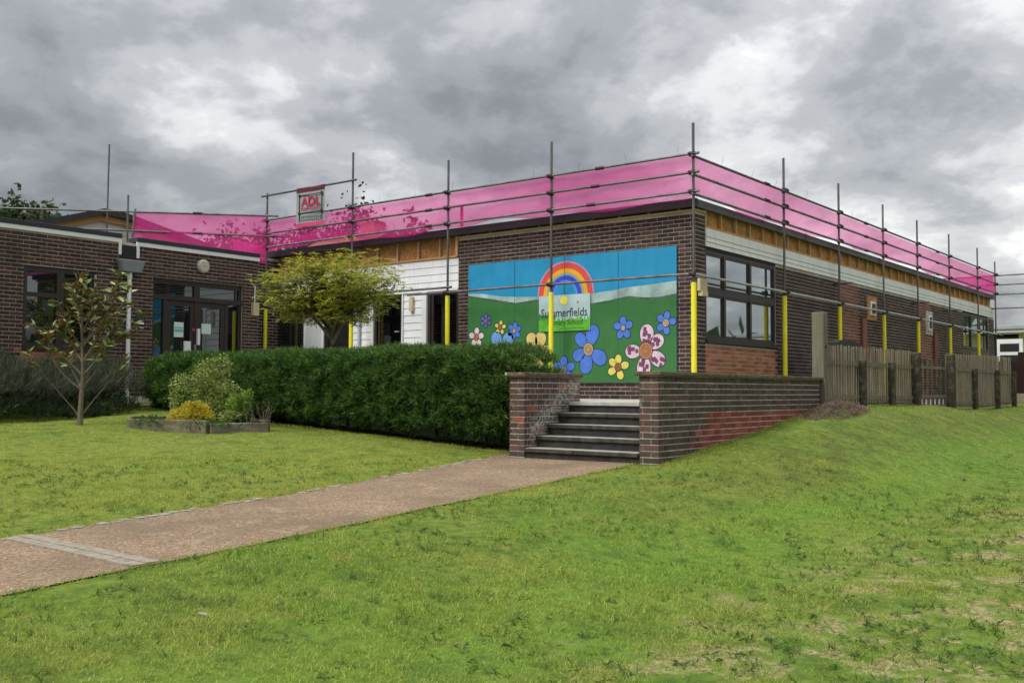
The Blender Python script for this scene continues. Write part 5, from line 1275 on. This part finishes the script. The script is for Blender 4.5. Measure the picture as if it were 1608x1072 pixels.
# ================================================================== GRASS
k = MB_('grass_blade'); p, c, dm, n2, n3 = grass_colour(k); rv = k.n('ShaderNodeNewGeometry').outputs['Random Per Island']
c = k.mix(k.ramp(rv, [(0.0, 0.2), (0.35, 0.0), (0.8, 0.0), (1.0, 0.0)]), c, (0.045, 0.095, 0.012))
c = k.mix(k.ramp(rv, [(0.62, 0.0), (1.0, 0.5)]), c, (0.36, 0.40, 0.12))
c = k.mix(1.0, c, (1.72, 1.50, 1.55), 'MULTIPLY')
k.base(c); k.set(0.6, 0, 0.25)
trn = k.n('ShaderNodeBsdfTranslucent', {'Color': c}); mx = k.n('ShaderNodeMixShader', {0: 0.35, 1: k.b.outputs[0], 2: trn.outputs[0]}); k.l(mx.outputs[0], k.o.inputs[0])
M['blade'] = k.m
def grass(n, r0, r1, L, Wd, seed, name, label, ang=.86):
    r = np.random.default_rng(seed); R_ = np.sqrt(r.uniform(r0*r0, r1*r1, n)); A = r.uniform(-ang, ang, n)
    hx, hy = fw[0]/math.hypot(fw[0], fw[1]), fw[1]/math.hypot(fw[0], fw[1])
    x = CAM[0]+R_*(hx*np.cos(A)+rr[0]*np.sin(A)); y = CAM[1]+R_*(hy*np.cos(A)+rr[1]*np.sin(A))
    ok = ~((x > pathL(y)+.01) & (x < pathR(y)-.01) & (y < -5.2)); ok &= ~((x > -9.2) & (x < 2.32) & (y > -4.95)); ok &= ~((x > -.0) & (x < 2.34) & (y > -5.4))
    ok &= ~((x < -8.5) & (y > -12)); ok &= ~((x > -6.15) & (x < -4.45) & (y > -6.95) & (y < -5.7)); ok &= ~((x < 2.3) & (y > -.5))
    # clumpy cover and bare scorched patches
    cl1 = np.sin(x*5.1+1.7*np.sin(y*3.3))*np.sin(y*4.7+1.3*np.sin(x*2.9)); cl2 = np.sin(x*13+2*np.sin(y*9))*np.sin(y*12.1+2*np.sin(x*7))
    dry = ss(5.1, 6.6, x-.05*(y+6)); keep = .70+.22*cl1+.20*cl2-dry*(.10-.35*cl1)
    ok &= r.random(n) < keep
    x, y, cl1, dry = x[ok], y[ok], cl1[ok], dry[ok]; n = len(x)
    z = Gz(x, y); lump_ = 0.018*np.sin(x*1.7+0.6*np.sin(y*1.3))*np.sin(y*1.9+x*0.4)+0.010*np.sin(x*4.1+y*3.3)*np.sin(y*5.2-x*1.3)
    z = z+lump_-.002; a = r.uniform(0, 2*PI, n); l = L*r.uniform(.45, 1.3, n)*(1+.25*cl1)*(1-.25*dry); w_ = Wd*r.uniform(.6, 1.3, n)
    lean = r.uniform(.55, 1.5, n); dx, dy = np.cos(a), np.sin(a); b = r.uniform(0, 2*PI, n); sx_, sy_ = np.cos(b)*w_/2, np.sin(b)*w_/2
    p0 = np.stack([x-sx_, y-sy_, z], 1); p1 = np.stack([x+sx_, y+sy_, z], 1)
    mx_ = x+dx*l*.45*np.sin(lean*.6); my_ = y+dy*l*.45*np.sin(lean*.6); mz = z+l*.5*np.cos(lean*.6)
    p2 = np.stack([mx_+sx_*.8, my_+sy_*.8, mz], 1); p3 = np.stack([mx_-sx_*.8, my_-sy_*.8, mz], 1)
    p4 = np.stack([mx_+dx*l*.5*np.sin(lean), my_+dy*l*.5*np.sin(lean), mz+l*.45*np.cos(lean)], 1)
    if r1 > 8:
        v = np.stack([p0, p1, p4], 1).reshape(-1, 3); tag(meshobj(name, v, np.arange(3*n).reshape(n, 3), M['blade']), label, 'grass', None, 'stuff'); return
    v = np.stack([p0, p1, p2, p3, p4], 1).reshape(-1, 3); i5 = np.arange(n)*5
    me = bpy.data.meshes.new(name); me.vertices.add(len(v)); me.vertices.foreach_set('co', v.astype(np.float32).ravel())
    q = np.stack([i5, i5+1, i5+2, i5+3, i5+3, i5+2, i5+4], 1).astype(np.int32).ravel(); me.loops.add(len(q)); me.loops.foreach_set('vertex_index', q)
    ls = np.stack([np.arange(n)*7, np.arange(n)*7+4], 1).ravel().astype(np.int32); me.polygons.add(2*n); me.polygons.foreach_set('loop_start', ls)
    me.update(calc_edges=True); me.materials.append(M['blade']); tag(link(name, me), label, 'grass', None, 'stuff')
grass(270000, 3.6, 7.5, .036, .0042, 61, 'lawn_grass', 'short tufty grass of the near lawn')
grass(420000, 7.5, 13.5, .036, .0062, 62, 'lawn_grass', 'short grass of the lawn either side of the path')
grass(260000, 13.5, 30, .036, .0095, 63, 'lawn_grass', 'short grass of the far lawn and bank')
# longer fringe along path edges and wall feet
r = np.random.default_rng(70); n_ = 3000; V = []
ye = r.uniform(-15, -5.3, n_); sd_ = r.random(n_) < .5; xe = np.where(sd_, pathL(ye)-.02, pathR(ye)+.02)+r.normal(0, .014, n_)+np.where(sd_, -.01, .01)
k1 = 2600; xe = np.concatenate([xe, 2.34+np.abs(r.normal(0, .03, k1)), r.uniform(-9, 0, 1800)]); ye = np.concatenate([ye, r.uniform(-5.4, 13, k1), -5.05+r.normal(0, .05, 1800)])
P_ = np.stack([xe, ye, Gz(xe, ye)], 1); O_ = np.zeros_like(P_); O_[:, 2] = 1.
v, f = sprigs(P_, O_, .040, 3, .005, 71, up=.3, spread=.8); tag(meshobj('edge_grass', v, f, M['blade']), 'untrimmed grass fringe along the path edges and wall feet', 'grass', None, 'stuff')
# coarser tufts standing above the mown sward
r = np.random.default_rng(90); hx, hy = fw[0]/math.hypot(fw[0], fw[1]), fw[1]/math.hypot(fw[0], fw[1]); n_ = 5200
R_ = np.sqrt(r.uniform(3.8**2, 13**2, n_)); A = r.uniform(-.8, .8, n_); x = CAM[0]+R_*(hx*np.cos(A)+rr[0]*np.sin(A)); y = CAM[1]+R_*(hy*np.cos(A)+rr[1]*np.sin(A))
ok = ~((x > pathL(y)-.06) & (x < pathR(y)+.06)) & ~((x < 2.45) & (y > -5.1)) & ~((x < -4.2) & (y > -7.3))
ok &= r.random(n_) < np.where(x > 5.0, .85, .30+.4*(np.sin(x*2.3)*np.sin(y*2.9) > 0)); x, y = x[ok], y[ok]
P_ = np.repeat(np.stack([x, y, Gz(x, y)], 1), 3, 0)+r.normal(0, .022, (len(x)*3, 3))*np.array([1, 1, 0]); O_ = r.normal(size=P_.shape)*np.array([1, 1, .2])
v, f = sprigs(P_, O_, .052, 7, .0055, 91, up=.55, spread=.55); kk2 = leafmat('tuft_blade', [(0, (.045, .095, .015)), (.5, (.10, .18, .03)), (.85, (.17, .26, .05)), (1, (.26, .31, .09))])
tag(meshobj('grass_tufts', v, f, kk2), 'coarser green tufts scattered through the lawn', 'grass', None, 'stuff')
# broad-leaved weeds in the scorched strip
n_ = 700; x = r.uniform(4.6, 9, n_); y = r.uniform(-14, 2, n_); ok = r.random(n_) < .25+.75*(np.sin(x*4)*np.sin(y*3) > 0); x, y = x[ok], y[ok]
P_ = np.repeat(np.stack([x, y, Gz(x, y)+.008], 1), 12, 0)+np.random.default_rng(3).normal(0, .022, (len(x)*12, 3))*np.array([1, 1, .15])
O_ = np.random.default_rng(4).normal(size=P_.shape)*np.array([1, 1, .15]); v, f = leaf_cloud(P_, .042, .018, outward=O_, seed=72); v[:, 2] = np.maximum(v[:, 2], Gz(v[:, 0], v[:, 1])+.004)
tag(meshobj('weeds', v, f, leafmat('weed_leaf', [(0, (.06, .12, .025)), (.6, (.10, .18, .04)), (1, (.16, .25, .07))])), 'flat dark green weeds in the scorched part of the lawn', 'weeds', None, 'stuff')
# scrap of litter and a fallen leaf
o = boxo('litter_scrap', (-.024, .024, -.010, .010, 0, .006), plain('dull_scrap', (.25, .25, .23), .8, .2, 20)); o.location = (3.53, -12.57, float(Gz(3.53, -12.57))+.02); o.rotation_euler = (.2, .15, .5); tag(o, 'small pale scrap lying in the grass of the near lawn', 'litter')
